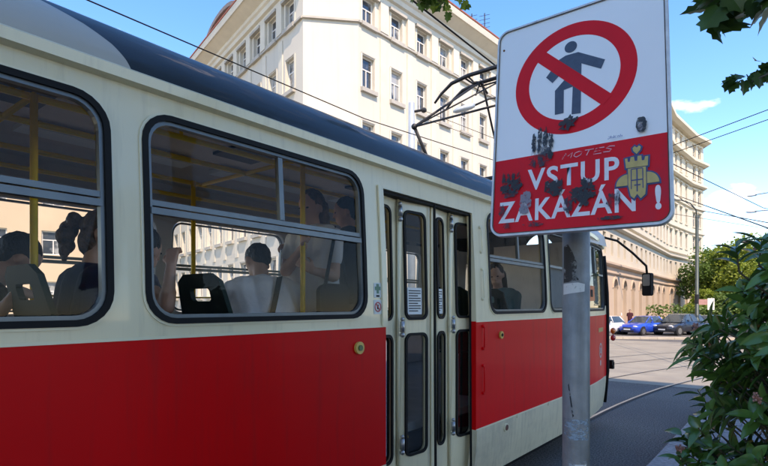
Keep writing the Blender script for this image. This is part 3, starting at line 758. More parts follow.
b = MB(); q = [near(y, z, w) for y in (DO[0], DO[1]) for z in (2.440, 2.462) for w in (.02, .1)]
b.add(q, [(0, 1, 3, 2), (4, 6, 7, 5), (0, 4, 5, 1), (2, 3, 7, 6), (0, 2, 6, 4), (1, 5, 7, 3)]); b.build('door_header', M['rubber'], T)
b = MB(); q = [near(y, z, w) for y in (DO[0], DO[1]) for z in (.36, .41) for w in (-.002, .5)]
b.add(q, [(0, 1, 3, 2), (4, 6, 7, 5), (0, 4, 5, 1), (2, 3, 7, 6), (0, 2, 6, 4), (1, 5, 7, 3)]); b.build('door_step', M['darkmetal'], T)
# paper notices stuck inside the door panes
for i, ya, yb in ((1, 2.885, 3.035), (3, 3.245, 3.33)):
    f = leafmap(i); n = link('paper_notice', panel(rr(ya, 1.665, yb, 1.85, 0), (), .001, lambda a, c, w, f=f: f(a, c, .008-w)), M['paper'], T)
    b = MB()
    for k in range(9):
        z = 1.83-.0175*k; q = [f(u, v, .0055) for u, v in ((ya+.012, z-.004), (yb-.012-(.03 if k % 3 == 2 else 0), z-.004), (yb-.012-(.03 if k % 3 == 2 else 0), z+.003), (ya+.012, z+.003))]
        b.add(q, [(0, 1, 2, 3)])
    b.build('printed_lines', M['darkmetal'], n, fix=False)
# grab handles on the post behind the doors
for z0, z1, mm in ((2.16, 2.36, 'cream'), (1.78, 2.02, 'cream'), (1.38, 1.56, 'red'), (1.02, 1.24, 'red')):
    h = MB(); h.tube([near(3.775, z0, -.004), near(3.775, z0+.012, -.016), near(3.775, (z0+z1)/2, -.017), near(3.775, z1-.012, -.016), near(3.775, z1, -.004)], .006, 8)
    h.ell(near(3.775, z0, -.006), (.012, .014, .014), 8, 6); h.ell(near(3.775, z1, -.006), (.012, .014, .014), 8, 6)
    h.build('grab_handle', M['lip'] if mm == 'cream' else M['red'], T, True)
# buttons, reflectors, stickers on the side
def disc(name, y, z, r, mm, w=-.006, th=.006, parent=None, ry=None):
    ry = ry or r
    return link(name, panel([(y+ry*math.cos(2*math.pi*k/24), z+r*math.sin(2*math.pi*k/24)) for k in range(24)], (), th, lambda a, c, d: near(a, c, w+d)), mm, parent or T)
M['btny'] = mat('yellow_plastic', (.62, .40, .08), .35, coat=.3); M['btng'] = mat('green_plastic', (.01, .10, .03), .3, coat=.3)
d = disc('door_button', 2.262, 1.482, .036, M['btny'], -.016, .016); disc('button_cap', 2.262, 1.482, .017, M['btng'], -.022, .006, d)
d = disc('door_button', 4.095, 1.475, .032, M['btny'], -.016, .016); disc('button_cap', 4.095, 1.475, .014, M['rubber'], -.022, .006, d)
d = disc('reflector', 4.20, .665, .036, M['lip'], -.012, .012); disc('reflector_lens', 4.20, .665, .026, mat('amber_brown_lens', (.16, .05, .03), .3, coat=.4), -.016, .004, d)
def sticker(y0, y1, z0, z1, mm, name='sticker', w=-.0025):
    return link(name, panel(rr(y0, z0, y1, z1, .006), (), .0015, lambda a, c, d: near(a, c, w+d)), mm, T)
M['stgreen'] = mat('sticker_green', (.01, .16, .09), .4); M['stpink'] = mat('sticker_red', (.5, .05, .06), .4); M['stwhite'] = mat('sticker_white', (.62, .66, .62), .4, var=.03); M['storange'] = mat('sticker_orange', (.62, .09, .01), .4, var=.05)
s = sticker(2.405, 2.475, 1.775, 1.865, M['stwhite'])
link('emblem', panel([(2.43, 1.80), (2.45, 1.80), (2.45, 1.82), (2.466, 1.82), (2.466, 1.842), (2.452, 1.842), (2.452, 1.858), (2.428, 1.858), (2.428, 1.842), (2.414, 1.842), (2.414, 1.82), (2.43, 1.82)], (), .001, lambda a, c, d: near(a, c, -.0042+d)), M['stgreen'], s)
link('emblem', panel(rr(2.425, 1.780, 2.455, 1.790, 0), (), .001, lambda a, c, d: near(a, c, -.0042+d)), M['rubber'], s)
s = sticker(2.402, 2.475, 1.675, 1.762, M['stwhite'])
link('emblem', panel(ring_pts(2.4385, 1.7185, .031, 24), [ring_pts(2.4385, 1.7185, .023, 24)], .001, lambda a, c, d: near(a, c, -.0042+d)), M['stpink'], s)
link('emblem', panel([(2.417, 1.738), (2.423, 1.742), (2.460, 1.699), (2.454, 1.695)], (), .001, lambda a, c, d: near(a, c, -.0054+d)), M['stpink'], s)
link('emblem', panel(rr(2.431, 1.705, 2.446, 1.733, .002), (), .0008, lambda a, c, d: near(a, c, -.0036+d)), M['rubber'], s)
s = sticker(6.50, 6.80, 1.78, 1.97, M['storange'], w=-.004)
link('emblem', panel(rr(6.60, 1.83, 6.70, 1.92, .0), (), .001, lambda a, c, d: near(a, c, -.0058+d)), M['rubber'], s)
M['gold'] = mat('faded_gold', (.42, .22, .05), .5, var=.1); M['pale'] = mat('faded_white_print', (.5, .38, .36), .5, var=.2, scale=40)
em = link('crest', panel(ring_pts(7.17, 1.13, .10, 24), [ring_pts(7.17, 1.13, .075, 24)], .001, lambda a, c, d: near(a, c, -.003+d), CUT), M['pale'], T)
link('crest_figure', panel([(7.12, 1.09), (7.15, 1.13), (7.13, 1.18), (7.18, 1.15), (7.22, 1.17), (7.20, 1.12), (7.23, 1.08), (7.17, 1.10)], (), .001, lambda a, c, d: near(a, c, -.003+d)), M['pale'], em)
link('fleet_mark', panel(rr(7.02, 1.375, 7.35, 1.43, .0), (), .001, lambda a, c, d: near(a, c, -.003+d), CUT), M['gold'], T)
link('fleet_mark', panel(rr(7.12, .93, 7.20, 1.0, .02), (), .001, lambda a, c, d: near(a, c, -.003+d)), M['pale'], T)
# joint flange ticks between red panel and skirt
b = MB()
for y in (4.45, 5.2, 5.9, 6.5):
    b = MB()
    q = [near(y_, z, w) for y_ in (y-.03, y+.03) for z in (ZR0-.03, ZR0+.004) for w in (-.006, -.001)]
    b.add(q, [(0, 1, 3, 2), (4, 6, 7, 5), (0, 4, 5, 1), (2, 3, 7, 6), (0, 2, 6, 4), (1, 5, 7, 3)])
    b.build('skirt_clip', M['skirt'], T)

# ---- interior
b = MB(); b.box(-1.18, 1.10, -6.85, 6.5, .84, .90); b.build('floor', M['floor'], T)
b = MB()
prof = [(-1.2, 2.52), (-1.17, 2.66), (-1.05, 2.78), (-.8, 2.85), (-.3, 2.885), (.3, 2.885), (.8, 2.85), (1.05, 2.78), (1.17, 2.66), (1.2, 2.52)]
for y in (-6.8, 6.4):
    for x, z in prof: b.v.append((x, y, z))
for i in range(9): b.f.append((i, i+1, i+11, i+10))
b.build('ceiling', M['ceil'], T, fix=False)
b = MB(); b.box(-1.2, 1.2, -6.9, -6.85, .9, 2.9); b.build('end_wall', M['inner'], T)
b = MB(); b.box(-.15, 1.18, 5.75, 5.79, .9, 2.55); b.box(-1.18, -.75, 5.75, 5.79, .9, 2.55); b.build('cab_partition', M['inner'], T)
b = MB()   # ceiling light strips and vents
for x in (-.55, .55):
    for y in (-5.5, -4.1, -2.7, -1.3, .1, 1.5, 2.9): MB().box(x-.09, x+.09, y, y+1.15, 2.83, 2.862).build('ceiling_lamp_cover', M['paper'], T)
b = MB()
for y in (-3.2, -.25, 1.25, 2.7): MB().box(-.2, .2, y, y+.35, 2.86, 2.882).build('ceiling_vent', M['darkmetal'], T)
# advert cards along the far cove
adm = [mat('advert_dark', (.02, .03, .06), .4), mat('advert_brown', (.10, .05, .04), .4), mat('advert_grey', (.09, .11, .12), .4)]
for i in range(16):
    y = -4.9+.68*i; b = MB()
    b.add([(-1.19, y, 2.535), (-1.19, y+.5, 2.535), (-1.165, y+.5, 2.70), (-1.165, y, 2.70)], [(0, 1, 2, 3)]); 
    b.build('advert_card', adm[i % 3], T, fix=False)
# handrails
def rail(pts, r=.0165): MB_ = MB(); MB_.tube([Vector(p)-TL for p in pts], r, 10); return MB_.build('handrail', M['yellow'], T, True)
for x in (-2.68, -3.06, -3.62, -4.12): rail([(x, -5.7, 2.66), (x, 5.2, 2.66)])
for x, y, z0 in ((-2.47, 2.26, .9), (-3.55, 2.15, 1.45), (-2.65, .83, 1.0), (-3.0, 3.55, .9), (-3.9, 3.8, .9), (-2.66, 5.0, .9)): rail([(x, y, z0), (x, y, 2.66)])
rail([(-2.47, 2.26, 2.66), (-3.62, 2.26, 2.66)], .014); rail([(-2.65, .83, 2.66), (-4.12, .83, 2.66)], .014)
rail([(-2.16, 2.62, 1.75), (-2.16, 2.95, .80)], .016); rail([(-4.44, -5.6, 1.80), (-4.44, 5.2, 1.80)], .008)
for y in (1.55, 3.0, .3): rail([(-2.68, y, 2.66), (-2.68, y, 2.85)], .010)
# seats: moulded shells with a hand slot
def seat(x, y, rz=0, sx=1):
    root = bpy.data.objects.new('seat', None)
    g = Matrix.Translation(Vector((x, y, .9))-TL) @ Matrix.Rotation(rz, 4, 'Z')
    outer = [(-.21, .42), (.21, .42), (.215, .80), (.19, .95), (.12, .99), (-.12, .99), (-.19, .95), (-.215, .80)]
    me = panel(outer, [rr(-.09, .85, .09, .915, .02)], .025, lambda a, c, w: g @ Vector((a, -.2-.12*(c-.42)/.48+w, c)))
    bk = link('seat', me, M['seat'], T)
    b = MB()
    n = 6
    for i in range(n+1):
        t = i/n; yy = -.19+.42*t; zz = .43-.03*math.sin(t*math.pi)
        b.v += [tuple(g @ Vector((-.21, yy, zz+.02))), tuple(g @ Vector((0, yy, zz))), tuple(g @ Vector((.21, yy, zz+.02)))]
    for i in range(n):
        for k in range(2): b.f.append((3*i+k, 3*i+k+1, 3*i+k+4, 3*i+k+3))
    b.box(-.05, .05, -.05, .05, 0, .41, g); b.box(-.2, .2, -.19, .2, .395, .41, g)
    b.build('seat_base', M['seat'], bk)
for x, y in ((-2.32, -.75), (-2.32, -.05), (-2.45, 1.05), (-3.98, -.6), (-3.98, .2), (-3.98, 1.0), (-3.98, 1.8), (-2.42, 1.82), (-2.42, 4.25), (-2.42, 4.95), (-3.98, 4.2), (-4.0, 3.2)): seat(x, y)
# under body: dark floor pan, bogie frames and wheels
b = MB(); b.box(-1.1, 1.1, -6.8, 6.5, .42, .83); b.build('underframe', M['darkmetal'], T)
for y in (5.6, -2.6):
    b = MB()
    for dy in (-.95, .95):
        for x in (-.72, .72): b.tube([(x-.05, y-TL.y+dy, .35), (x+.05, y-TL.y+dy, .35)], .33, 24)
    b.build('wheel_set', M['darkmetal'], T)
# ---- pantograph (diamond, two collector bars)
P0 = Vector((-3.25, 6.7, 0))-TL
def pt(x, y, z): return P0+Vector((x, y, z))
b = MB()
for y in (-.85, .85): b.tube([pt(-.7, y, 3.30), pt(.7, y, 3.30)], .025, 8)
for x in (-.55, .55):
    b.tube([pt(x, -1.0, 3.30), pt(x, 1.0, 3.30)], .022, 8)
    for y in (-.8, .8): b.tube([pt(x, y, 2.98), pt(x, y, 3.28)], [.05, .035], 8)
base = b.build('pantograph', M['darkmetal'], T)
b = MB()
for x, xe in ((-.62, -.32), (.62, .32)):
    for s in (-1, 1):
        b.tube([pt(x, s*.62, 3.34), pt(x, s*1.24, 4.02)], .022, 8)
        b.tube([pt(x, s*1.24, 4.02), pt(xe, s*.03, 4.92)], .016, 8)
        b.ell(pt(x, s*1.24, 4.02), (.04, .04, .04), 8, 6)
for s in (-1, 1):
    b.tube([pt(-.62, s*1.24, 4.02), pt(.62, s*1.24, 4.02)], .014, 8); b.tube([pt(-.62, s*1.24, 4.02), pt(.32, s*.03, 4.92)], .011, 6)
b.build('pantograph_arms', M['darkmetal'], base, True)
b = MB()
for y in (-.16, .16):
    b.tube([pt(-.98, y-.05, 4.72), pt(-.90, y, 4.85), pt(-.72, y, 4.96), pt(-.45, y, 5.0), pt(.45, y, 5.0), pt(.72, y, 4.96), pt(.90, y, 4.85), pt(.98, y, 4.72)], [.016, .02, .026, .028, .028, .026, .02, .016], 8)
    b.tube([pt(-.45, y, 4.99), pt(-.38, y*.4, 4.90), pt(.38, y*.4, 4.90), pt(.45, y, 4.99)], .014, 6)
b.tube([pt(-.5, -.16, 4.98), pt(-.5, .16, 4.98)], .014, 6); b.tube([pt(.5, -.16, 4.98), pt(.5, .16, 4.98)], .014, 6)
for x in (-.34, .34): b.tube([pt(x, -.2, 4.86), pt(x, 0, 4.93), pt(x, .22, 4.84)], .018, 6); b.tube([pt(x-.1, .05, 4.78), pt(x, 0, 4.93)], .012, 6)
b.build('collector_head', M['darkmetal'], base, True)

# ============================================================ SIGN ON ITS POLE
POLE = Vector((-.556, 1.672, .12))
SP = empty('sign_pole', POLE, label='galvanised steel pole with torn sticker remains holding the no entry sign', cat='pole')
b = MB(); b.tube([(0, 0, 0), (0, 0, 2.5)], .0415, 40, cap=True); b.build('pole', M['galv'], SP, True)
b = MB(); b.tube([(0, 0, 0), (0, 0, .06), (0, 0, .075)], [.075, .07, .045], 24); b.build('base_collar', M['galv'], SP, True)
M['torn'] = smudge('torn_sticker_white', (.42, .45, .45), .47, .53, 38, .85); M['torn2'] = smudge('torn_sticker_edge', (.66, .66, .62), .30, .42, 70); M['tornb'] = smudge('torn_sticker_blue', (.33, .42, .47), .44, .54, 45, .8, (1, 1, 2)); M['soot'] = smudge('dark_glue', (.03, .03, .03), .40, .46, 30, .9)
def wrap(name, a0, a1, z0, z1, mm, r=.0422, holes=(), poly=None):
    """sheet bent round the pole; angle 0 faces the camera"""
    base = math.atan2(-POLE.y, -POLE.x)
    outer = poly or rr(a0, z0, a1, z1, 0)
    return link(name, panel(outer, holes, 0, lambda a, c, w: Vector((r*math.cos(base+rad(a)), r*math.sin(base+rad(a)), c-.12)), [(0, v) for v in range(-80, 81, 12)]), mm, SP)
wrap('sticker_remains', -62, 38, 1.760, 1.80, M['torn2'], poly=[(-62, 1.762), (36, 1.772), (38, 1.795), (8, 1.800), (-62, 1.796)])
wrap('sticker_remains', 0, 0, 0, 0, M['soot'], poly=[(-60, 1.80), (14, 1.803), (8, 1.815), (2, 1.84), (4, 1.86), (-14, 1.895), (-34, 1.92), (-58, 1.915)])
wrap('sticker_remains', -55, 60, 1.31, 1.375, M['tornb'])
wrap('sticker_remains', -30, 48, 1.165, 1.245, M['torn'], r=.0421, poly=[(-32, 1.17), (48, 1.165), (46, 1.245), (-28, 1.245)])
wrap('sticker_remains', -4, 44, 1.17, 1.235, M['torn2'], r=.0424, holes=[rr(8, 1.185, 32, 1.225, 0)])
wrap('sticker_remains', 0, 0, 0, 0, M['soot'], r=.0423, poly=[(-34, 1.48), (-30, 1.485), (-8, 1.385), (-14, 1.38)])

SB = Vector((-.7426, 1.4508, 1.9373)); 
SU = Vector((.9999, .0026, -.012)).normalized(); SH = Vector((-.0582, .1996, .978)).normalized()*1.016; SN = SU.cross(SH).normalized()  # SN points away from the camera? fixed below
if SN.dot(Vector((0, 0, 1.73))-SB) < 0: SN = -SN
SG = empty('no_entry_sign', SB, label='white and red no entry sign plate with crossed out walking figure and graffiti', cat='sign')
def sg(w): return lambda u, v, d: SU*u+SH*v+SN*(w-d)
def splate(name, outer, holes, w, th, m, parent=None): return link(name, panel(outer, holes, th, sg(w)), m, parent or SG)
PW, PH = .5, .7
plate = splate('sign_plate', rr(.004, .004, PW-.004, PH-.004, .034, 10), [], 0, .0025, M['white'])
rimo = rr(0, 0, PW, PH, .038, 10); rimi = rr(.0075, .0075, PW-.0075, PH-.0075, .031, 10)
splate('sign_rim', rimo, [rimi], .0035, .016, M['rim'])
M['rimline'] = mat('rim_grime', (.07, .05, .035), .8, var=.4, scale=60)
splate('rim_joint', rr(.0068, .0068, PW-.0068, PH-.0068, .0315, 10), [rr(.0092, .0092, PW-.0092, PH-.0092, .0292, 10)], .0042, .0005, M['rimline'], plate)
splate('sign_back', rr(.002, .002, PW-.002, PH-.002, .036, 10), [], -.0028, .001, M['galv'])
# red field: rounded only at the bottom
red = [(PW-.0085, .245), (.0085, .245)]+[(p[0], p[1]) for p in rr(.0085, .0085, PW-.0085, .245, .03, 10)[21+1:]][:0]
q = rr(.0085, .0085, PW-.0085, .5, .03, 10)
low = [p for p in q if p[1] < .1]
low_r = [p for p in low if p[0] > .25]; low_l = [p for p in low if p[0] < .25]
redp = low_r+[(PW-.0085, .245), (.0085, .245)]+low_l
splate('red_field', redp, [], .0008, .0006, M['signred'], plate)
# prohibition ring and bar
cx_, cy_, ro, ri = .2455, .471, .1775, .1335
splate('red_ring', ring_pts(cx_, cy_, ro, 72), [ring_pts(cx_, cy_, ri, 72)], .0008, .0006, M['signred'], plate)
def bar(ax, ay, bx, by, wd):
    d = Vector((bx-ax, by-ay)).normalized(); n = Vector((-d.y, d.x))*wd/2
    return [(ax-n.x, ay-n.y), (bx-n.x, by-n.y), (bx+n.x, by+n.y), (ax+n.x, ay+n.y)]
splate('red_bar', bar(.2455-.099, .471+.099, .2455+.099, .471-.099, .038), [], .0016, .0005, M['signred'], plate)
# walking figure pictogram, plain
splate('walking_figure', [(.205, .540), (.225, .548), (.262, .548), (.338, .500), (.327, .474), (.272, .508), (.2705, .350), (.2445, .352), (.247, .440), (.221, .436), (.221, .362), (.195, .362), (.194, .440), (.222, .468), (.221, .500), (.186, .468), (.166, .492)], [], .0011, .0004, M['signgrey'], plate)
splate('figure_head', ring_pts(.240, .572, .0185, 28), [], .0011, .0004, M['signgrey'], plate)
# lettering
def lettering(txt, u0, u1, v0, v1, off=.02, w=.0022, name='lettering'):
    cu = bpy.data.curves.new('lettering', 'FONT'); cu.body = txt; cu.offset = off; cu.resolution_u = 4; cu.space_character = 1.12
    o = bpy.data.objects.new('tmp', cu); COL.objects.link(o); bpy.context.view_layer.update()
    me = bpy.data.meshes.new_from_object(o.evaluated_get(bpy.context.evaluated_depsgraph_get()))
    bpy.data.objects.remove(o)
    xs_ = [v.co.x for v in me.vertices]; 
    # cap height from plain letters (accents rise above it)
    cu2 = bpy.data.curves.new('cap', 'FONT'); cu2.body = 'N'; cu2.offset = off; o2 = bpy.data.objects.new('tmp', cu2); COL.objects.link(o2); bpy.context.view_layer.update()
    m2 = bpy.data.meshes.new_from_object(o2.evaluated_get(bpy.context.evaluated_depsgraph_get())); bpy.data.objects.remove(o2)
    ya = min(v.co.y for v in m2.vertices); yb = max(v.co.y for v in m2.vertices)
    xa, xb = min(xs_), max(xs_)
    for v in me.vertices:
        u = u0+(v.co.x-xa)/(xb-xa)*(u1-u0); vv = v0+(v.co.y-ya)/(yb-ya)*(v1-v0)
        v.co = SU*u+SH*vv+SN*w
    me.materials.clear()
    return link(name, me, M['signwhite'], plate)
lettering('VSTUP', .116, .374, .135, .200)
lettering('ZAKÁZÁN', .026, .413, .041, .107)
lettering('!', .459, .473, .040, .104, off=.05)
# castle sticker: yellow tower with two side wings and a small heart, dark outlines
M['cy'] = mat('sticker_ochre', (.52, .36, .10), .45, var=.12, scale=60); M['cb'] = mat('sticker_outline', (.035, .05, .14), .45, var=.2, scale=50)
def grow(pts, d):
    out = []; n = len(pts)
    ar = sum(pts[i][0]*pts[(i+1) % n][1]-pts[(i+1) % n][0]*pts[i][1] for i in range(n)); s = 1 if ar > 0 else -1
    for i in range(n):
        a = Vector(pts[i-1]); b_ = Vector(pts[i]); c = Vector(pts[(i+1) % n])
        e1_ = (b_-a).normalized(); e2_ = (c-b_).normalized(); n1 = Vector((e1_.y, -e1_.x)); n2 = Vector((e2_.y, -e2_.x)); nn = (n1+n2)
        nn = nn.normalized() if nn.length > 1e-6 else n1; k = min(2, 1/max(.35, nn.dot(n1)))
        out.append(tuple(b_+nn*d*k*s))
    return out
def wing(sg_):
    c = .418; o = [(c+sg_*.0235, .112)]+[(c+sg_*(.0235+.0285*math.cos(rad(k*11.25))), .112+.031*math.sin(rad(k*11.25))) for k in range(9)]
    return o
shapes = [wing(-1), wing(1), [(.396, .158), (.3965, .110), (.402, .082), (.410, .074), (.4175, .086), (.426, .073), (.437, .083), (.4395, .110), (.4395, .158)],
          [(.3915, .160), (.444, .160), (.4455, .186), (.438, .186), (.436, .176), (.430, .176), (.429, .190), (.420, .190), (.419, .177), (.413, .177), (.411, .190), (.403, .189), (.401, .177), (.396, .177), (.395, .188), (.389, .187)],
          [(.418, .196), (.4265, .206), (.4285, .214), (.424, .219), (.4185, .214), (.413, .219), (.408, .214), (.4095, .206)]]
em = None
for i, s_ in enumerate(shapes):
    o = splate('castle_sticker', grow(s_, .0042), [], .0026+.0004*i, .0003, M['cb'], plate)
    splate('castle_sticker', s_, [], .0046+.0002*i, .0003, M['cy'], plate)
for p_ in (bar(.418, .154, .418, .092, .003), bar(.404, .124, .432, .124, .003), bar(.404, .154, .404, .10, .0022), bar(.432, .154, .432, .10, .0022), bar(.404, .155, .432, .155, .0022), bar(.411, .110, .426, .110, .003)):
    splate('castle_sticker', p_, [], .0058+.0002*random.random(), .0002, M['cb'], plate)
# graffiti: hand prints, dabs, scribbles
M['blk'] = smudge('black_paint_print', (.018, .018, .016), .37, .47, 70, .95); M['blk2'] = smudge('thin_black_print', (.03, .03, .035), .41, .58, 80, .92, (1, 1, .45)); M['gry'] = smudge('grey_print', (.24, .22, .24), .30, .48, 60, .92)
M['faint'] = smudge('faint_scratch', (.70, .52, .52), .35, .5, 40, .75); M['blue'] = smudge('blue_marker', (.05, .10, .28), .3, .4, 90, .95)
def blob(cu, cv, ru, rv, n=26, jit=.22, seed=0, rot=0):
    r_ = random.Random(seed); c, s = math.cos(rot), math.sin(rot); out = []
    for k in range(n):
        a = 2*math.pi*k/n; j = 1+r_.uniform(-jit, jit); x, y = ru*j*math.cos(a), rv*j*math.sin(a); out.append((cu+x*c-y*s, cv+x*s+y*c))
    return out
def paint(poly, mm, w, name='graffiti'): return splate(name, poly, [], w, 0, M[mm], plate)
wk = [.0050]
def nxt(): wk[0] += .00012; return wk[0]
# large hand print over the edge of the red field
for du, top in ((-.030, .300), (-.008, .318), (.014, .316), (.034, .296)): paint(blob(.158+du*.8, (top+.26)/2, .0075, (top-.245)/2, seed=int(du*1000)+90, jit=.3), 'blk', nxt())
paint(blob(.157, .247, .036, .024, seed=4), 'blk2', nxt()); paint(blob(.185, .236, .008, .014, seed=6), 'blk', nxt()); paint(blob(.15, .215, .03, .016, seed=8), 'blk2', nxt())
# left hand print on the red
for k, du in enumerate((-.026, -.010, .006, .022)): paint(blob(.066+du, .182-.002*k, .006, .018, seed=30+k, jit=.25), 'blk', nxt())
paint(blob(.066, .150, .034, .022, seed=35), 'blk', nxt()); paint(blob(.060, .128, .026, .010, seed=36), 'blk2', nxt())
paint(blob(.113, .102, .018, .030, seed=37), 'gry', nxt()); paint(blob(.108, .075, .014, .014, seed=38), 'gry', nxt())
paint([(.172, .152), (.186, .158), (.200, .153), (.222, .158), (.224, .130), (.219, .108), (.196, .105), (.186, .116), (.170, .122)], 'blk', nxt())
for a_ in ((.272, .108, .026, .016, 41), (.292, .122, .02, .022, 42), (.283, .086, .016, .020, 43), (.300, .098, .014, .012, 44), (.258, .098, .010, .018, 45), (.282, .140, .008, .010, 46)): paint(blob(*a_[:4], seed=a_[4], jit=.35), 'blk', nxt())
paint(blob(.240, .078, .012, .028, seed=47, jit=.3), 'blk2', nxt()); paint(blob(.356, .072, .014, .022, seed=48), 'blk2', nxt()); paint(blob(.372, .082, .005, .022, seed=49), 'blk2', nxt())
paint(blob(.038, .078, .010, .018, seed=50), 'blk2', nxt()); paint(blob(.06, .028, .014, .009, seed=51), 'blk2', nxt()); paint(blob(.135, .027, .03, .007, seed=52), 'blk2', nxt()); paint(blob(.350, .026, .030, .0055, seed=53), 'blk', nxt())
paint(blob(.237, .323, .024, .018, seed=54, jit=.4, rot=.5), 'blk', nxt()); paint(blob(.431, .276, .0135, .022, seed=55, jit=.1), 'blk', nxt()); paint(blob(.428, .268, .006, .010, seed=56), 'gry', nxt())
def scribble(pts, wd, mm, w):
    b = MB(); P = [Vector(p) for p in pts]; Lp = []
    for i, p in enumerate(P):
        d = (P[min(i+1, len(P)-1)]-P[max(0, i-1)]).normalized(); n = Vector((-d.y, d.x))*wd/2; Lp += [p+n, p-n]
    b.v = [tuple(SU*p.x+SH*p.y+SN*w) for p in Lp]; b.f = [(2*i, 2*i+1, 2*i+3, 2*i+2) for i in range(len(P)-1)]
    return b.build('graffiti', M[mm], plate, fix=False)
def glyph(s_, u, v, h, w_, wd, mm, sk=.15):
    G = {'M': [(0, 0), (.1, 1), (.5, .4), (.9, 1), (1, 0)], 'O': [(.5, 0), (.1, .3), (.1, .8), (.5, 1), (.9, .8), (.9, .3), (.5, 0)], 'T': [(0, 1), (1, 1), (.5, 1), (.5, 0)], 'E': [(1, 1), (.1, 1), (.1, .5), (.8, .5), (.1, .5), (.1, 0), (1, 0)], 'S': [(1, .9), (.4, 1), (.1, .75), (.8, .4), (.7, .05), (0, .1)],
         'J': [(.2, 1), (.9, 1), (.7, .2), (.3, 0), (0, .2)], 'h': [(0, 1.3), (.1, 0), (.3, .7), (.8, .6), (.8, 0)], 'a': [(.8, .8), (.2, .7), (.1, .1), (.7, .2), (.8, .8), (.9, 0)], 'k': [(0, 1.3), (0, 0), (.1, .4), (.8, .9), (.2, .4), (.9, 0)], 'b': [(.1, 1.2), (.1, 0), (.8, .1), (.8, .6), (.1, .6)]}
    for ch in s_:
        scribble([(u+sk*y*h+x*w_*.85, v+y*h) for x, y in G[ch]], wd, mm, nxt()); u += w_
glyph('MOTES', .222, .213, .016, .028, .0022, 'faint', .5)
glyph('Jhkab', .346, .250, .0065, .008, .0012, 'blue')
# bolts and clamps
b = MB()
for u, v in ((.022, .63),): b.ell(SU*u+SH*v+SN*.001, (.0035,)*3, 8, 6)
b.build('bolt', mat('rust', (.22, .09, .03), .8), SG)
b = MB()
PL = POLE-SB
for v in (.12, .56):
    z = (SH*v).z
    for s in (-1, 1):
        p = SU*((PL.x)+s*.052)+SH*v-SN*.004; p2 = Vector((PL.x+s*.046, PL.y, z)); b.tube([p, p2], .006, 8)
    b.tube([Vector((PL.x-.052, PL.y+.0, z)), Vector((PL.x-.03, PL.y+.05, z)), Vector((PL.x+.03, PL.y+.05, z)), Vector((PL.x+.052, PL.y, z))], .008, 8)
    b.tube([SU*(PL.x-.10)+SH*v-SN*.008, SU*(PL.x+.10)+SH*v-SN*.008], .008, 8)
b.build('clamp', M['galv'], SG)

# ============================================================ BUSH
M['bleaf'] = mat('bush_leaf', (.08, .19, .036), .28, var=.45, scale=5, coat=.25, trans=.12)
M['bleaf2'] = mat('bush_leaf_light', (.12, .25, .04), .4, var=.25, scale=5, trans=.25)
M['stem'] = mat('bush_stem', (.10, .08, .045), .7)
M['bud'] = mat('pink_buds', (.50, .22, .16), .6, var=.3, scale=40)
BU = empty('laurel_bush', (.24, 2.75, .13), label='large dark green laurel-like bush with small pink bud clusters at the right edge', cat='bush')
def add_leaf(b, o, d, up, L, w):
    d = d.normalized(); s = d.cross(up)
    if s.length < 1e-3: s = d.orthogonal()
    s.normalize(); n = s.cross(d).normalized()
    N = 6; v = []
    for i in range(N+1):
        t = i/N; ww = w*(math.sin(math.pi*min(1, t*1.02+.0)**.85)**.8 if 0 < t < 1 else 0.02)
        c = o+d*L*t - n*(-.04*L)*math.sin(t*3.1) - Vector((0, 0, 1))*L*.16*t*t
        v += [c-s*ww*.5+n*ww*.22, c, c+s*ww*.5+n*ww*.22]
    f = []
    for i in range(N):
        for k in range(2): f.append((3*i+k, 3*i+k+1, 3*i+k+4, 3*i+k+3))
    b.add(v, f)
rb = random.Random(11); lb, lb2, stb = MB(), MB(), MB(); flowers = []
ctr = Vector((0, 0, .95)); core = Vector((.05, .05, 0))
def bush_r(z):   # radius by height: full below, narrowing at the top
    return .61 if z < 1.42 else max(.44, .61-1.0*(z-1.42))
cnt = 0
while cnt < 1350:
    z = rb.uniform(.0, 1.84); a = rb.uniform(0, 2*math.pi); r = bush_r(z)*(rb.uniform(.35, 1.04)**.6)*(1+.12*math.sin(3*a+4*z)+.07*math.sin(9*z))
    p = Vector((r*math.cos(a), r*math.sin(a)*1.05, z))
    out = Vector((math.cos(a), math.sin(a), .0)); ax = (out*rb.uniform(.3, .9)+Vector((rb.gauss(0, .3), rb.gauss(0, .3), rb.uniform(.25, 1)))).normalized()
    q = ax.orthogonal().normalized(); k0 = rb.uniform(0, 6.28); nl = rb.randint(5, 8)
    tgt = lb2 if rb.random() < (.16 if z > .9 else .06) else lb
    for k in range(nl):
        ang = k0+k*2.4; side = Matrix.Rotation(ang, 3, ax) @ q
        add_leaf(tgt, p-ax*.012*k, side*rb.uniform(.75, 1)+ax*rb.uniform(.05, .6), ax, rb.uniform(.075, .118), rb.uniform(.034, .047))
    stb.tube([p-out*.16-Vector((0, 0, .16)), p-ax*.06, p+ax*.01], [.004, .003, .002], 5, cap=False)
    if rb.random() < .045 and z > .5: flowers.append((p+ax*.02, ax))
    cnt += 1
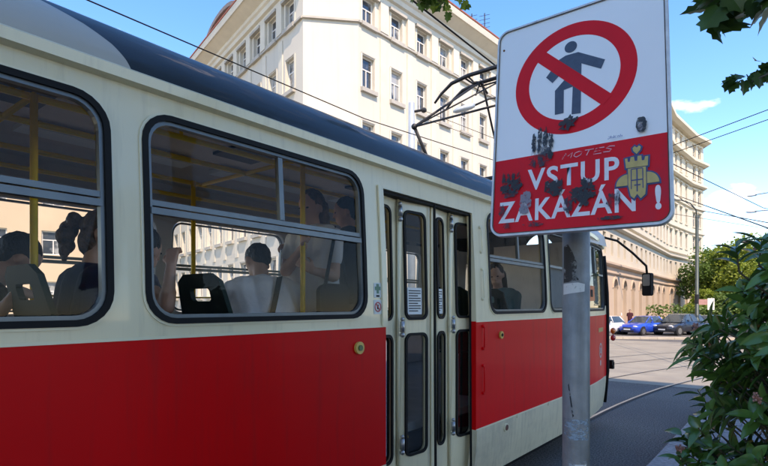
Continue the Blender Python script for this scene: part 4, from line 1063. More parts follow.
# shoots reaching past the outline, like the ones in the photo
for (x, y, z, ax) in ((-.44, -.24, 1.83, (-.1, -.1, 1)), (-.36, -.16, 1.86, (.1, 0, 1)), (-.30, -.3, 1.84, (-.2, -.2, 1)), (-.52, -.30, 1.52, (-.7, -.2, .4)), (-.53, -.2, 1.42, (-.7, -.2, .5)), (-.45, -.28, 1.34, (-.6, -.2, .3)), (-.48, -.34, 1.20, (-.7, -.3, .1)), (-.46, -.30, 1.05, (-.6, -.3, .5)), (-.2, -.2, 1.9, (0, -.1, 1))):
    p = Vector((x, y, z)); ax = Vector(ax).normalized(); q = ax.orthogonal().normalized()
    for k in range(7): add_leaf(lb, p-ax*.012*k, (Matrix.Rotation(k*2.4, 3, ax) @ q)*.9+ax*.5, ax, rb.uniform(.10, .135), rb.uniform(.034, .046))
    stb.tube([p-Vector((x*.5, y*.5, .3)), p-ax*.1, p], [.006, .004, .003], 5, cap=False)
for a in range(9):
    t = a*.7; stb.tube([(rb.uniform(-.08, .08), rb.uniform(-.08, .08), -.02), (.15*math.cos(t), .15*math.sin(t), .6), (.32*math.cos(t), .32*math.sin(t), 1.25), (.36*math.cos(t+.3), .36*math.sin(t+.3), 1.7)], [.014, .011, .008, .004], 6)
lb.build('leaves', M['bleaf'], BU, smooth=True, fix=False); lb2.build('young_leaves', M['bleaf2'], BU, smooth=True, fix=False); stb.build('stems', M['stem'], BU)
flowers += [(Vector((-.50, -.42, .66)), Vector((-.4, -.6, .6))), (Vector((-.2, -.50, 1.52)), Vector((-.2, -.8, .5))), (Vector((-.28, -.40, 1.75)), Vector((-.3, -.7, .6)))]
for p, ax in flowers:
    b = MB()
    for k in range(22):
        d = Vector((rb.gauss(0, 1), rb.gauss(0, 1), rb.gauss(0, 1))).normalized(); e = p+ax.normalized()*.012+d*rb.uniform(.008, .022)
        b.tube([p, e], .0012, 4); b.ell(e, (.0042, .0042, .0048), 6, 4)
    b.build('bud_cluster', M['bud'], BU, fix=False)

# ============================================================ OVERHANGING TWIGS
M['twigleaf'] = mat('twig_leaf', (.045, .10, .018), .45, var=.3, scale=9, trans=.3)
def palm_leaf(b, o, d, up, L):
    """broad lobed street-tree leaf"""
    d = d.normalized(); s = d.cross(up); s = s.normalized() if s.length > 1e-3 else d.orthogonal().normalized(); n = s.cross(d).normalized()
    out = [(0, 0), (-.10, .16), (.02, .46), (.20, .36), (.34, .56), (.50, .34), (.68, .40), (.76, .18), (1.0, 0)]
    pts = [(x, y) for x, y in out]+[(x, -y) for x, y in out[::-1][1:-1]]
    v = [o+d*L*x+s*L*y*.95+n*L*(.18*abs(y)-.16*x*x) for x, y in pts]; m_ = [o+d*L*x+n*L*(-.16*x*x) for x in (.2, .5, .8)]
    nn = len(pts); b.add(v+m_, [])
    base = len(b.v)-nn-3; c1_, c2_, c3_ = base+nn, base+nn+1, base+nn+2
    def ctr_of(i):
        x = (pts[i][0]+pts[(i+1) % nn][0])/2; return c1_ if x < .35 else c2_ if x < .68 else c3_
    for i in range(nn): b.f.append((base+i, base+(i+1) % nn, ctr_of(i)))
    for i in range(nn):
        a_, c_ = ctr_of(i-1), ctr_of(i)
        if a_ != c_: b.f.append((base+i, c_, a_))
def twig(path, leaves, label, ls, seed, mm='twigleaf'):
    r_ = random.Random(seed); root = empty('overhanging_branch', path[0], label=label, cat='branch', group='tree branches hanging into view')
    L0 = Vector(path[0]); b = MB(); b.tube([Vector(p)-L0 for p in path], [.012]+[.006]*(len(path)-2)+[.003], 6); b.build('twig', M['bark'], root)
    lv = MB()
    for p, d in leaves:
        p = Vector(p)-L0; palm_leaf(lv, p, Vector(d), Vector((r_.gauss(0, .5), r_.gauss(0, .5), 1)), ls*r_.uniform(.8, 1.2))
    lv.build('leaves', M[mm], root, fix=False)
def rnd_leaves(c, s, n, seed):
    r_ = random.Random(seed); return [((c[0]+r_.uniform(-s[0], s[0]), c[1]+r_.uniform(-s[1], s[1]), c[2]+r_.uniform(-s[2], s[2])), (r_.gauss(0, 1), r_.gauss(0, 1), r_.gauss(-.5, .5))) for _ in range(n)]
twig([(1.2, 2.6, 3.6), (.3, 2.5, 3.1), (-.10, 2.35, 2.84)], [((-.235, 2.27, 2.83), (-.5, -.2, -.9))]+rnd_leaves((-.15, 2.36, 2.862), (.15, .12, .040), 40, 3), 'dark lobed leaves hanging into the top right corner beside the sign', .10, 1)
twig([(1.1, 2.5, 3.0), (.3, 2.45, 2.72), (-.14, 2.36, 2.56)], rnd_leaves((-.08, 2.42, 2.625), (.05, .05, .02), 12, 5)+rnd_leaves((-.16, 2.40, 2.585), (.06, .04, .010), 12, 9), 'thin twig with small dark leaves below the upper right leaf cluster', .050, 2)
twig([(2.6, 4.2, 6.4), (-.4, 4.3, 5.4), (-2.5, 4.25, 4.88)], rnd_leaves((-2.72, 4.25, 4.76), (.21, .25, .10), 100, 7), 'green leaf tuft hanging over the cream building at the top edge', .10, 4, 'leafA')

# ============================================================ POLES, LAMPS, WIRES
M['lamppole'] = mat('lamp_post_green_grey', (.05, .07, .066), .5, .3, var=.15, scale=4)
M['maststeel'] = mat('mast_blue_grey', (.36, .42, .46), .5, .3, var=.1, scale=3)
LP = empty('street_lamp', (-6.19, 46.28, zg(46)), label='tall grey-green street lamp with curved arm in front of the rounded corner building', cat='street lamp')
b = MB(); b.tube([(0, 0, 0), (0, 0, 1.2), (0, 0, 1.25), (0, 0, 9.2)], [.20, .19, .14, .11], 12); b.build('post', M['lamppole'], LP, True)
b = MB(); Rv = Vector((.781, .625, 0)); b.tube([Vector((0, 0, 9.1)), Vector((0, 0, 9.6))-Rv*.08, Vector((0, 0, 10.1))-Rv*.5, Vector((0, 0, 10.35))-Rv*1.2, Vector((0, 0, 10.4))-Rv*2.3], .05, 8); b.build('arm', M['lamppole'], LP, True)
b = MB(); b.ell(Vector((0, 0, 10.36))-Rv*2.6, (.42, .36, .09)); b.build('lamp_head', M['lamppole'], LP, True)
b = MB(); b.tube([Vector((0, 0, 2.4)), Vector((0, 0, 3.1))], .16, 8); b.build('traffic_box', M['darkmetal'], LP)
# mast and suspended lamp in front of the corner building
MA = empty('overhead_line_mast', (-11.67, 16.28, 0), label='slim blue-grey mast between tram roof and cream building', cat='mast')
b = MB(); b.tube([(0, 0, 0), (0, 0, 9.5)], [.16, .12], 12); b.build('post', M['maststeel'], MA, True)
b = MB(); b.tube([(.0, 0, 9.15), (.35, .2, 9.2)], .05, 6); b.ell((.4, .25, 9.2), (.12, .12, .10), 8, 6); b.build('insulator', M['darkmetal'], MA)
SLm = empty('suspended_street_lamp', (-8.9, 15.9, 8.6), label='grey street lamp head hung on a bent arm above the far track', cat='street lamp')
Rv2 = Vector((.781, .625, 0))
b = MB()
for k in range(2): pass
hx = Rv2*1.0
def lamp_head(c, d, L, w, h):
    d = Vector(d).normalized(); s = Vector((-d.y, d.x, 0)); b = MB(); 
    ks = ((0, .35, .6), (.15, .7, .9), (.5, 1, 1), (.85, .9, .8), (1, .4, .3)); n = 10
    for t, a, e in ks:
        for k in range(n):
            an = 2*math.pi*k/n; b.v.append(tuple(Vector(c)+d*L*t+s*w*a*math.cos(an)*.5+Vector((0, 0, 1))*(h*e*.5*math.sin(an))))
    for j in range(4):
        for k in range(n): b.f.append((j*n+k, j*n+(k+1) % n, (j+1)*n+(k+1) % n, (j+1)*n+k))
    b.f.append(tuple(range(n))); b.f.append(tuple(range(4*n, 5*n))); return b
lamp_head((.12, .1, .03), (-.74, -.6, -.28), .78, .30, .22).build('lamp_head', M['maststeel'], SLm, True)
b = MB(); b.tube([(.1, .1, .03), (.5, .4, .25), (1.0, .8, .38), (3.2, 2.5, .42)], .035, 8); b.build('arm', M['darkmetal'], SLm, True)
# right-hand lamps on long arms from the near pavement (their posts stand outside the frame)
def arm_lamp(post, arm, hd, hl, label, mm, g='street lamps on long arms'):
    root = empty('street_lamp', post, label=label, cat='street lamp', group=g); L = Vector(post)
    b = MB(); b.tube([(0, 0, 0), (0, 0, arm[0][2]-L.z)], [.09, .06], 10); b.build('post', M[mm], root, True)
    b = MB(); b.tube([Vector(p)-L for p in arm], .035, 8); b.build('arm', M[mm], root, True)
    lamp_head(Vector(hl)-L, hd, .62, .24, .13).build('lamp_head', M[mm], root, True)
arm_lamp((3.2, 31.5, zg(31)), [(3.2, 31.5, 3.6), (1.2, 31.4, 4.0), (-.6, 31.2, 4.45), (-1.5, 30.8, 4.78), (-1.95, 30.4, 4.8)], (-.78, -.6, -.12), (-1.85, 30.5, 4.80), 'dark street lamp with arched arm above the trees at right', 'darkmetal')
arm_lamp((4.2, 44, zg(44)), [(4.2, 44, 8.0), (1, 43.6, 8.1), (-2.4, 43, 8.05)], (-.9, -.4, 0), (-2.3, 43.1, 8.02), 'thin pale street lamp above the dark one at right', 'maststeel')
arm_lamp((5.2, 48, zg(48)), [(5.2, 48, 10.6), (1, 47.6, 10.2), (-2.6, 47, 9.85)], (-.9, -.4, -.1), (-2.5, 47.1, 9.84), 'highest and farthest grey street lamp arm against the sky at right', 'maststeel')
def wire(pts, r, label, sag=0, g='overhead wires', name='overhead_wire'):
    P = [Vector(p) for p in pts]; Q = []
    for a, b_ in zip(P[:-1], P[1:]):
        for i in range(12): t = i/12; q = a.lerp(b_, t); q.z -= sag*4*t*(1-t); Q.append(q)
    Q.append(P[-1]); b = MB(); b.tube(Q, r, 5); o = b.build(name, M['rubber'], None, True); tag(o, label, 'wire', g); return o
wire([(-6.9, -12, 5.51), (-6.9, 8, 5.51), (-6.9+bend(22), 22, 5.4), (-6.9+bend(38), 38, 5.2)], .010, 'contact wire above the far track, crossing the sky over the tram roof')
wire([(-3.3, -12, 5.06), (-3.3, 8, 5.05), (-3.3+bend(22), 22, 5.05), (-3.3+bend(38), 38, 4.9)], .011, 'contact wire resting on the collector bars of the pantograph')
wire([(-6.2, 36, 8.9), (-5.72, 33.84, 8.13), (-.67, 17.39, 3.8), (.4, 14, 3.0)], .018, 'sloping wire running from the lamp post down to the right edge')
wire([(-6.2, 36, 8.7), (-3.8, 28.2, 6.2), (-.2, 17.0, 3.75)], .014, 'second sloping wire just under the first at the right')
wire([(-11.3, 16.5, 9.2), (-7.5, 15.5, 7.0), (-3.3, 14.5, 5.3), (2, 13, 6)], .009, 'span wire from the slim mast towards the track', g='span wires')
wire([(-11.3, 16.5, 8.9), (-9.5, 17.2, 8.0)], .009, 'short span wire from the slim mast to the suspended lamp', g='span wires')
wire([(-16.9, 18.8, 6.6), (-6.9, 15, 5.4), (-3.3, 13.6, 5.2), (3, 11.5, 6.0)], .009, 'span wire anchored in the cream facade', g='span wires')
# section insulator hanging on the line next to the pantograph
IN = empty('line_insulator', (-5.6, 12.1, 6.2), label='black line insulator bracket hanging right of the suspended lamp', cat='insulator')
b = MB(); b.tube([(-.35, -.2, -.05), (-.1, 0, .12), (.3, .2, .2)], .035, 8); b.tube([(0, .02, .12), (.02, .05, -.12), (.12, .1, -.35)], .03, 8); b.ell((.05, .05, .05), (.09, .09, .12), 8, 6); b.build('bracket', M['rubber'], IN, True)
# small direction sign at the end of the street
DS = empty('parking_sign', (-5.14, 44.56, zg(44)), label='small sign post with pink-brown plate and white round sign behind the lamp post', cat='sign')
b = MB(); b.tube([(0, 0, 0), (0, 0, 2.75)], .035, 8); b.build('post', M['steel'], DS)
b = MB(); v = Vector((.781, .625, 0)); nn = Vector((.625, -.781, 0))
def flat(b, c, hw, h, th=.02):
    q = [Vector(c)+v*sx_*hw+Vector((0, 0, sz_*h))+nn*t for sx_ in (-1, 1) for sz_ in (-1, 1) for t in (0, th)]
    b.add(q, [(0, 1, 3, 2), (4, 6, 7, 5), (0, 4, 5, 1), (2, 3, 7, 6), (0, 2, 6, 4), (1, 5, 7, 3)])
flat(b, Vector((0, 0, 2.5))-v*.4, .42, .20); b.build('pink_plate', mat('faded_pink_plate', (.42, .23, .20), .5), DS)
b = MB(); flat(b, Vector((0, 0, 2.35))+v*.05+nn*.03, .25, .42); b.build('white_plate', M['paper'], DS)

# ============================================================ CARS
def carmats(c, metal=.2):
    return mat('car_paint', c, .25, metal, var=.03, coat=.9)
M['tyre'] = mat('tyre', (.015, .015, .015), .8); M['carglass'] = mat('car_glass', (.04, .055, .065), .06, var=.3, scale=2, spec=.8); M['lamp'] = mat('headlight', (.6, .62, .62), .12, .2, coat=.8); M['plastic'] = mat('black_plastic', (.02, .02, .02), .5); M['alloy'] = mat('alloy_wheel', (.4, .4, .4), .3, .8)
def car(loc, rz, paint, label, L=4.1, Wd=1.75, Hh=1.45, suv=0, group='cars parked side by side across the street'):
    """front points to local -Y"""
    root = empty('parked_car', loc, rz, label=label, cat='car', group=group)
    hb_ = .92+.14*suv; gc = .18+.06*suv
    # body shell: stations along Y (front -L/2), cross-section: bottom, sill, shoulder, deck
    st = [(-L/2, .70, .42, .62), (-L/2+.12, .86, .26, .74), (-L/2+.55, .97, gc, .82), (-L/2+1.0, 1, gc, .90), (-.55, 1, gc, hb_), (.6, 1, gc, hb_+.02), (L/2-.6, .99, gc, hb_+.03), (L/2-.12, .92, .26, .90), (L/2, .80, .40, .80)]
    b = MB()
    for y, w, z0, z1 in st:
        hw = Wd/2*w; b.v += [(-hw*.86, y, z0), (-hw, y, z0+.14), (-hw, y, (z0+z1)/2+.05), (-hw*.95, y, z1-.03), (-hw*.78, y, z1), (0, y, z1+.03), (hw*.78, y, z1), (hw*.95, y, z1-.03), (hw, y, (z0+z1)/2+.05), (hw, y, z0+.14), (hw*.86, y, z0)]
    n = 11
    for j in range(len(st)-1):
        for i in range(n): b.f.append((j*n+i, j*n+(i+1) % n, (j+1)*n+(i+1) % n, (j+1)*n+i))
    b.f.append(tuple(range(n))); b.f.append(tuple(range((len(st)-1)*n, len(st)*n)))
    body = b.build('body', paint, root, True)
    # cabin: glass house with painted roof and pillars
    yA, yB, yC, yD = -L/2+1.15, -L/2+1.95, L/2-.75-.0, L/2-.12
    hw = Wd/2
    zb = hb_-.03
    def cab(t): # returns bottom and top outlines
        return None
    bot = [(-hw*.84, yA, zb-.04), (hw*.84, yA, zb-.04), (hw*.92, yA+.45, zb), (hw*.92, yD-.15, zb), (hw*.80, yD, zb), (-hw*.80, yD, zb), (-hw*.92, yD-.15, zb), (-hw*.92, yA+.45, zb)]
    top = [(-hw*.62, yB, Hh-.06), (hw*.62, yB, Hh-.06), (hw*.70, yB+.15, Hh-.05), (hw*.70, yC, Hh-.05), (hw*.62, yC+.14, Hh-.08), (-hw*.62, yC+.14, Hh-.08), (-hw*.70, yC, Hh-.05), (-hw*.70, yB+.15, Hh-.05)]
    b = MB(); b.add(bot+top, [(i, (i+1) % 8, 8+(i+1) % 8, 8+i) for i in range(8)]); b.build('windows', M['carglass'], root)
    b = MB(); b.add(top+[(-hw*.45, yB+.25, Hh), (hw*.45, yB+.25, Hh), (hw*.5, yB+.4, Hh), (hw*.5, yC-.1, Hh), (hw*.42, yC, Hh), (-hw*.42, yC, Hh), (-hw*.5, yC-.1, Hh), (-hw*.5, yB+.4, Hh)], [(i, (i+1) % 8, 8+(i+1) % 8, 8+i) for i in range(8)]+[tuple(range(8, 16))])
    for i in (0, 1, 3, 4, 5, 7):
        pass
    for s in (-1, 1):
        b.tube([(s*hw*.85, yA+.02, zb), (s*hw*.66, yB+.04, Hh-.06)], .035, 6); b.tube([(s*hw*.92, .25, zb), (s*hw*.70, .2, Hh-.05)], .035, 6); b.tube([(s*hw*.86, yD-.06, zb), (s*hw*.66, yC+.08, Hh-.06)], .06, 6)
    b.build('roof', paint, root, True)
    for s in (-1, 1):
        for y in (-L/2+.78, L/2-.78):
            r = .31+.04*suv; b = MB(); b.tube([(s*(hw-.20), y, r), (s*(hw+.005), y, r)], r, 20); w = b.build('wheel', M['tyre'], root)
            b = MB(); b.tube([(s*(hw-.02), y, r), (s*(hw+.012), y, r)], r*.66, 12); b.build('rim', M['alloy'], w)
            b = MB(); b.tube([(s*(hw-.22), y, r+.02), (s*(hw-.001), y, r+.02)], r*1.17, 20); b.build('wheel_arch', M['plastic'], root)
        b = MB(); b.ell((s*hw*.66, -L/2+.14, .66+.05*suv), (.19, .12, .085), 12, 8); b.build('headlight', M['lamp'], root, True)
        b = MB(); b.ell((s*hw*.80, L/2-.06, .80), (.11, .07, .12), 10, 8); b.build('tail_light', M['redl'], root, True)
        b = MB(); b.ell((s*(hw+.08), yA+.55, zb+.08), (.10, .06, .07), 10, 8); b.build('mirror', paint, root, True)
        b = MB()
        for yy in (-.72, .22, 1.0): b.box(s*hw-.004, s*hw+.004, yy, yy+.012, .34, hb_-.1)
        b.build('door_seams', M['plastic'], root)
    b = MB(); b.box(-hw*.42, hw*.42, -L/2-.012, -L/2+.05, .50, .60+.08*suv); b.box(-hw*.6, hw*.6, -L/2-.01, -L/2+.10, .27, .38); b.build('grille', M['plastic'], root)
    b = MB(); b.box(-.26, .26, -L/2-.025, -L/2-.012, .40, .50); b.build('number_plate', M['paper'], root)
    return root
gz = -.55
F_ = Vector((-.625, .781, 0)); 
car((-9.55, 43.9, gz), rad(-20), carmats((.008, .07, .52)), 'bright blue small hatchback nearest to the front of the tram', L=3.8, Wd=1.7, Hh=1.45)
car((-7.25, 45.5, gz), rad(-22), carmats((.02, .028, .045)), 'dark navy estate car between the blue hatchback and the lamp post', L=4.5, Wd=1.85, Hh=1.62, suv=1)
car((-5.6, 47.9, gz), rad(-20), carmats((.045, .07, .11)), 'dark blue car right behind the lamp post', L=4.2, Hh=1.5)
car((-4.15, 48.9, gz), rad(-24), carmats((.50, .52, .53), .5), 'silver hatchback right of the lamp post, partly behind the bush', L=4.2, Hh=1.47)
car((-2.2, 52.6, gz), rad(-18), carmats((.62, .63, .64), .2), 'white car at the right edge seen through the bush', L=4.2, Hh=1.5)
car((-12.0, 42.2, gz), rad(-20), carmats((.72, .72, .71), .0), 'white car half hidden by the front of the tram', L=3.9, Wd=1.7, Hh=1.45)

# ============================================================ PEOPLE
M['skin'] = mat('skin', (.62, .36, .26), .55, var=.06, scale=8); M['skin2'] = mat('skin_tanned', (.55, .29, .20), .55, var=.06, scale=8)
M['hairb'] = mat('brown_hair', (.10, .05, .028), .55, var=.6, scale=30, bump=.4, bscale=90); M['hairk'] = mat('dark_hair', (.015, .012, .01), .5, var=.4, scale=30, bump=.4, bscale=90)
M['tee'] = mat('white_cotton', (.88, .88, .89), .9, var=.05, scale=7, bump=.4, bscale=14); M['teeg'] = mat('grey_white_cotton', (.74, .74, .75), .9, var=.06, scale=7, bump=.4, bscale=14); M['navy'] = mat('navy_cloth', (.015, .025, .07), .9, var=.2, bump=.3, bscale=14)
M['blackc'] = mat('black_cloth', (.018, .018, .02), .9, var=.3, bump=.3, bscale=14); M['jeans'] = mat('dark_trousers', (.03, .035, .05), .9, var=.2); M['teal'] = mat('teal_cloth', (.08, .20, .24), .9, var=.1); M['eye'] = mat('eye', (.03, .02, .015), .2); M['orangec'] = mat('orange_cloth', (.55, .10, .03), .9); M['maroon'] = mat('maroon_cloth', (.06, .012, .02), .9)
def remesh(mb, voxel, smooth_it=3):
    me = mb.mesh('tmp'); o = bpy.data.objects.new('tmp', me); COL.objects.link(o)
    md = o.modifiers.new('r', 'REMESH'); md.mode = 'VOXEL'; md.voxel_size = voxel; md.use_smooth_shade = True
    if smooth_it: s = o.modifiers.new('s', 'SMOOTH'); s.iterations = smooth_it; s.factor = .5
    bpy.context.view_layer.update()
    r = bpy.data.meshes.new_from_object(o.evaluated_get(bpy.context.evaluated_depsgraph_get())); bpy.data.objects.remove(o)
    for p in r.polygons: p.use_smooth = True
    r.materials.clear(); return r
def hand(b, wrist, d, palm_n, curl=.5, k=1.0, spread=.12, mirror=1):
    """palm and five bent fingers; d = direction of the hand, palm_n = where the palm faces"""
    d = Vector(d).normalized(); n = Vector(palm_n); n = (n-d*n.dot(d)).normalized(); s = d.cross(n)*mirror
    w = Vector(wrist)
    for t in (-.024, -.008, .008, .024): b.cone(w+s*t*.6*k, w+d*.085*k+s*t*k*1.15, .015*k, .0125*k, 8)
    for t, L in ((-.030, .070), (-.010, .080), (.010, .076), (.029, .060)):
        p = w+d*.088*k+s*t*k; a = 0; seg = L*k/2.4
        for i, rr_ in enumerate((.0095, .0085, .0075)):
            a += curl*(.7+.35*i); dd = (d*math.cos(a)+n*math.sin(a)+s*t*spread*8).normalized(); q = p+dd*seg*(1-.16*i); b.cone(p, q, rr_*k, (rr_-.0008)*k, 8); p = q
    p = w+d*.02*k-s*.024*k
    for i, (dd, L, r) in enumerate((((d*.6-s*.75+n*.35), .036, .0125), ((d*.85-s*.2+n*.5), .030, .0105), ((d*.8+s*.15+n*.55), .024, .009))):
        q = p+dd.normalized()*L*k; b.cone(p, q, r*k, r*.9*k, 8); p = q
def person(loc, J, label, top, legs='jeans', hair='hairb', skin='skin', voxel=.010, face=(0, -1, 0), sleeve=.55, group=None, hair_style='short', hands=True, bare=False, extra=None, shirt_low=True):
    """J: joint positions relative to loc"""
    root = empty('person', loc, label=label, cat='person', group=group)
    V = {k: Vector(v) for k, v in J.items()}
    fd = Vector(face).normalized(); up = (V['head']-V['neck']).normalized(); fs_ = fd.cross(up).normalized(); fd = up.cross(fs_).normalized()
    if fd.dot(Vector(face)) < 0: fd = -fd
    Rm = Matrix((fs_, fd, up)).transposed()
    b = MB(); hd = V['head']
    b.ell(hd+up*.025, (.076, .094, .098), 18, 14, Rm); b.ell(hd+fd*.028-up*.055, (.056, .062, .062), 14, 10, Rm)   # skull, jaw
    b.cone(hd+fd*.090+up*.012, hd+fd*.106-up*.018, .010, .014, 8)                                                    # nose
    b.ell(hd+fd*.088-up*.052, (.024, .012, .007), 10, 6, Rm); b.ell(hd+fd*.086-up*.064, (.020, .012, .008), 10, 6, Rm)   # lips
    for s in (-1, 1): b.ell(hd+fs_*s*.078-up*.005, (.012, .020, .030), 10, 8, Rm)
    b.cone(V['neck']-up*.02, hd-up*.05-fd*.01, .056, .050, 12)
    sh = (V['sL']+V['sR'])/2; hp = (V['hL']+V['hR'])/2
    def torso(b, e):
        b.cone(V['neck']-up*.05, sh, .062+e, .085+e, 12)
        for a, c in (('sL', 'hL'), ('sR', 'hR')):
            b.cone(V[a].lerp(sh, .35), V[c].lerp(V[a], .45).lerp((sh+hp)/2, .35), .088+e, .098+e, 12); b.cone(V[c].lerp(V[a], .45).lerp((sh+hp)/2, .35), V[c], .098+e, .108+e, 12)
            b.cone(V[a].lerp(V['neck'], .6), V[a], .048+e, .058+e, 12)
        b.cone(sh, hp, .105+e, .115+e, 12)
    torso(b, 0)
    for s in 'LR':
        b.cone(V['s'+s], V['e'+s], .050, .038, 12); b.cone(V['e'+s], V['w'+s], .040, .026, 12)
        b.cone(V['e'+s], V['e'+s].lerp(V['w'+s], .35), .040, .041, 12)
        if hands: hand(b, V['w'+s], V.get('d'+s, (V['w'+s]-V['e'+s])), V.get('p'+s, Vector((0, -.5, -1))), J_curl.get(s, .45), mirror=1 if s == 'L' else -1)
        b.cone(V['h'+s], V['k'+s], .085, .056, 12); b.cone(V['k'+s], V['a'+s], .056, .038, 12); b.cone(V['a'+s], V['a'+s]+Vector(J.get('foot', (0, -.16, -.05))), .038, .03, 10)
    link('body', remesh(b, voxel), M[skin], root)
    bodyr = root
    c = MB(); torso(c, .012)
    if not bare:
        for s in 'LR': c.cone(V['s'+s], V['s'+s].lerp(V['e'+s], sleeve), .066, .058, 12)
    if sleeve >= 1:
        for s in 'LR': c.cone(V['e'+s], V['e'+s].lerp(V['w'+s], .92), .052, .038, 12)
    link('tank_top' if bare else 'shirt', remesh(c, .011, 4), M[top], bodyr)
    c = MB()
    for s in 'LR': c.cone(V['h'+s], V['k'+s], .104, .072, 12); c.cone(V['k'+s], V['a'+s].lerp(V['k'+s], .06), .072, .055, 12)
    c.cone(V['hL'], V['hR'], .112, .112, 12); link('trousers', remesh(c, .013, 3), M[legs], bodyr)
    c = MB()
    for s in 'LR': f0 = V['a'+s]; c.cone(f0+Vector((0, 0, -.03)), f0+Vector(J.get('foot', (0, -.16, -.05))), .046, .038, 10)
    link('shoes', remesh(c, .012, 2), M['blackc'], bodyr)
    h = MB(); h.ell(hd+up*.045-fd*.020, (.086, .098, .092), 18, 12, Rm)
    if hair_style != 'short': h.ell(hd-fd*.045-up*.02, (.080, .060, .085), 14, 10, Rm)
    else: h.ell(hd-fd*.05-up*.0, (.075, .05, .07), 14, 10, Rm)
    if hair_style == 'ponytail':
        p = hd-fd*.10+up*.045; h.cone(p+fd*.02, p-fd*.03, .026, .030, 10)
        for k, (a_, c_, r_) in enumerate(((.045, .0, .036), (.062, -.04, .040), (.060, -.08, .040), (.05, -.12, .034), (.04, -.155, .024), (.075, -.06, .026), (.03, -.185, .014))): h.ell(p-fd*a_+up*c_+fs_*.012*(-1)**k, (r_, r_, r_*1.15), 14, 10)
    if hair_style == 'long':
        for s in (-1, 0, 1): h.cone(hd-fd*.05+fs_*.045*s, hd-fd*.055+fs_*.06*s-up*.22, .055, .035, 10)
    hm = remesh(h, .0055 if voxel < .015 else .012, 1)
    for v in hm.vertices:
        q = v.co; k = noise.noise(Vector((q.x*38, q.y*38, q.z*14)))*.006+noise.noise(Vector((q.x*110, q.y*110, q.z*30)))*.003; v.co = q+(q-hd).normalized()*k
    link('hair', hm, M[hair], bodyr)
    # eyes
    e = MB()
    for s in (-1, 1): e.ell(hd+fd*.089+fs_*s*.031+up*.012, (.012, .006, .006), 8, 6, Rm)
    e.build('eyes', M['eye'], bodyr)
    if extra: extra(root, V, fd, fs_, up)
    return root
J_curl = {}
def sitting(f=(0, 1), lean=0, sw=.19, rs=None):
    """joints of a person on a tram seat; f = horizontal facing direction, origin at the hips"""
    F2 = Vector((f[0], f[1], 0)).normalized(); S2 = Vector((F2.y, -F2.x, 0)); Z = Vector((0, 0, 1))    # S2 = right side
    sh = F2*(.02+math.sin(lean)*.48)+Z*math.cos(lean)*.48
    J = dict(hL=-S2*.10, hR=S2*.10, kL=F2*.44-S2*.13+Z*.02, kR=F2*.44+S2*.13+Z*.02, aL=F2*.44-S2*.13-Z*.42, aR=F2*.44+S2*.13-Z*.42, sL=sh-S2*sw, sR=sh+S2*sw, foot=F2*.15-Z*.04)
    J['neck'] = sh+Z*.075+F2*.01+F2*math.sin(lean)*.05; J['head'] = J['neck']+Z*.155*math.cos(lean*1.3)+F2*(.03+.16*math.sin(lean*1.3))
    J['eL'] = J['sL']+F2*.10-Z*.24-S2*.04; J['eR'] = J['sR']+F2*.10-Z*.24+S2*.04; J['wL'] = J['eL']+F2*.22-Z*.02+S2*.05; J['wR'] = J['eR']+F2*.22-Z*.02-S2*.05
    return J
def standing(f=(0, 1), sw=.185, h=1.0):
    F2 = Vector((f[0], f[1], 0)).normalized(); S2 = Vector((F2.y, -F2.x, 0)); Z = Vector((0, 0, 1))
    J = dict(hL=-S2*.09+Z*.90, hR=S2*.09+Z*.90, kL=-S2*.10+Z*.48+F2*.02, kR=S2*.10+Z*.48+F2*.03, aL=-S2*.11+Z*.09, aR=S2*.11+Z*.09, sL=-S2*sw+Z*1.38, sR=S2*sw+Z*1.38, foot=F2*.15-Z*.05, neck=Z*1.46, head=Z*1.60+F2*.03)
    J['eL'] = J['sL']-Z*.29-S2*.04; J['eR'] = J['sR']-Z*.29+S2*.04; J['wL'] = J['eL']-Z*.24+F2*.06; J['wR'] = J['eR']-Z*.24+F2*.06
    for k in J:
        if k != 'foot': J[k] = J[k]*h
    return J
FY = .90
# 1 man in white T-shirt, back to us, bent forward, dark cross-body strap
J_curl = {'L': .5, 'R': .5}
def strap(root, V, fd, fs_, up):
    # strap follows the back from the right shoulder to the left hip
    a = V['sR'].lerp(V['neck'], .55); c = V['hL']+Vector((0, 0, .02)); bk = (Vector((1, -.55, 0))).normalized()
    pts = []
    for i in range(9):
        t = i/8; p = a.lerp(c, t); pts.append(p+bk*(.125+.025*math.sin(math.pi*t))+Vector((0, 0, .05*(1-t)**3)))
    b = MB(); wv = Vector((.5, .8, .25)).normalized()*.019
    for p in pts: b.v += [tuple(p-wv), tuple(p+wv)]
    for i in range(8): b.f.append((2*i, 2*i+1, 2*i+3, 2*i+2))
    b.build('bag_strap', M['blackc'], root, fix=False)
J = sitting((-.75, .35), lean=.50, sw=.20)
person((-2.52, 2.06, 1.40), J, 'person in a white T-shirt with dark shoulder strap seated with the back to the window', 'tee', hair='hairk', face=(-.9, .1, -.35), extra=strap, sleeve=.6)
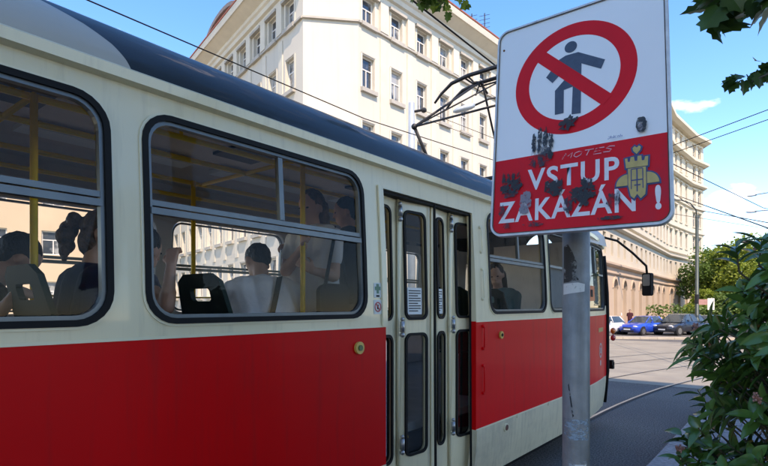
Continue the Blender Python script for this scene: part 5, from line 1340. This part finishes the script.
# 2 standing person holding the yellow pole
J = standing((.15, -1), h=.93); 
pole_rel = Vector((-2.47, 2.26, 0))-Vector((-2.62, 2.50, 0))
J['eR'] = J['sR']+Vector((.02, -.10, -.22)); J['wR'] = Vector((pole_rel.x-.035, pole_rel.y+.04, 1.21)); J['dR'] = Vector((.5, -.6, .35)); J['pR'] = Vector((.6, .5, 0))
J['eL'] = J['sL']+Vector((.03, -.03, -.26)); J['wL'] = Vector((pole_rel.x+.03, pole_rel.y+.06, 1.05)); J['dL'] = Vector((-.5, -.5, .5)); J['pL'] = Vector((-.6, .4, 0))
J_curl = {'L': .9, 'R': .9}
def bag(root, V, fd, fs_, up):
    b = MB(); me = rr(-.15, -.30, .15, .0, .05)
    o = link('shoulder_bag', panel(me, (), .12, lambda a, c, w: V['hL']+Vector((.13+w*.3, a*.9-.06, c+.12+w*.1))), M['blackc'], root)
    s = MB(); s.tube([V['hL']+Vector((.16, -.15, .1)), V['sL']+Vector((.07, -.07, .0)), V['sL']+Vector((.0, .0, .075)), V['hL']+Vector((.12, .12, .1))], .012, 6); s.build('strap', M['blackc'], o)
person((-2.62, 2.50, FY), J, 'person in a light grey T-shirt standing and holding the yellow pole', 'teeg', hair='hairb', hair_style='long', face=(.2, -1, -.1), extra=bag)
# 3 person in dark clothes near the door
J = standing((-.6, -.6), h=1.0); J['eL'] = J['sL']+Vector((-.12, -.12, -.16)); J['wL'] = J['sL']+Vector((-.32, -.30, -.10)); J_curl = {'L': .7, 'R': .4}
person((-2.95, 3.22, FY), J, 'person in black standing by the tram door with one arm stretched out', 'blackc', hair='hairk', sleeve=1, face=(-.6, -.7, 0))
# 4 person with raised fist-like hand at the left edge of the second window
J = sitting((0, 1), lean=.05)
J['sR'] = J['sR']; L0 = Vector((-2.98, 1.40, 1.34))
J['eR'] = Vector((-2.56, 1.40, 1.72))-L0; J['wR'] = Vector((-2.59, 1.44, 1.94))-L0; J['dR'] = Vector((-.25, .25, 1)); J['pR'] = Vector((-.5, .8, 0)); J_curl = {'L': .5, 'R': 1.25}
J['sR'] = Vector((-2.78, 1.40, 1.84))-L0
person(L0, J, 'person with a raised bare forearm at the left edge of the second tram window', 'navy', skin='skin2', voxel=.007, face=(-.3, 1, .2), sleeve=.25, hair='hairk')
# 5 person with ponytail in navy tank top
J = sitting((-.05, 1), lean=.10, sw=.16); J_curl = {'L': .5, 'R': .5}
person((-2.56, .96, 1.34), J, 'person with a ponytail in a navy tank top seen from behind in the first window', 'navy', hair='hairb', hair_style='ponytail', face=(.62, .75, 0), bare=True)
# 6 dark person far left with hand on the pole
J = sitting((.1, 1), lean=.40); L0 = Vector((-3.12, .55, 1.31)); J['eR'] = Vector((-2.80, .66, 1.62))-L0; J['wR'] = Vector((-2.66, .74, 1.74))-L0; J_curl = {'L': .5, 'R': .9}
person(L0, J, 'person in dark clothes at the left border with a hand near the yellow pole', 'blackc', hair='hairk', sleeve=.6, face=(.15, 1, -.45))
# 7 person in the window behind the doors, teal top
J = sitting((0, -1), lean=.1); J_curl = {'L': .5, 'R': .5}
person((-2.55, 5.25, 1.34), J, 'person in a teal top sitting in the window behind the tram doors', 'teal', hair='hairk', hair_style='long', face=(.3, -1, -.1))
# 8-9 walkers on the far pavement
J = standing((.3, -1)); J_curl = {'L': .3, 'R': .3}
person((-12.4+1.2, 47.2, -.38), J, 'person in a dark T-shirt walking behind the blue hatchback', 'maroon', hair='hairk', voxel=.02, face=(.2, -1, 0), group=None)
J = standing((-.3, 1)); person((-12.3, 48.0, -.38), J, 'person in a pale shirt walking behind the white car', 'tee', hair='hairb', voxel=.02, face=(-.2, 1, 0))
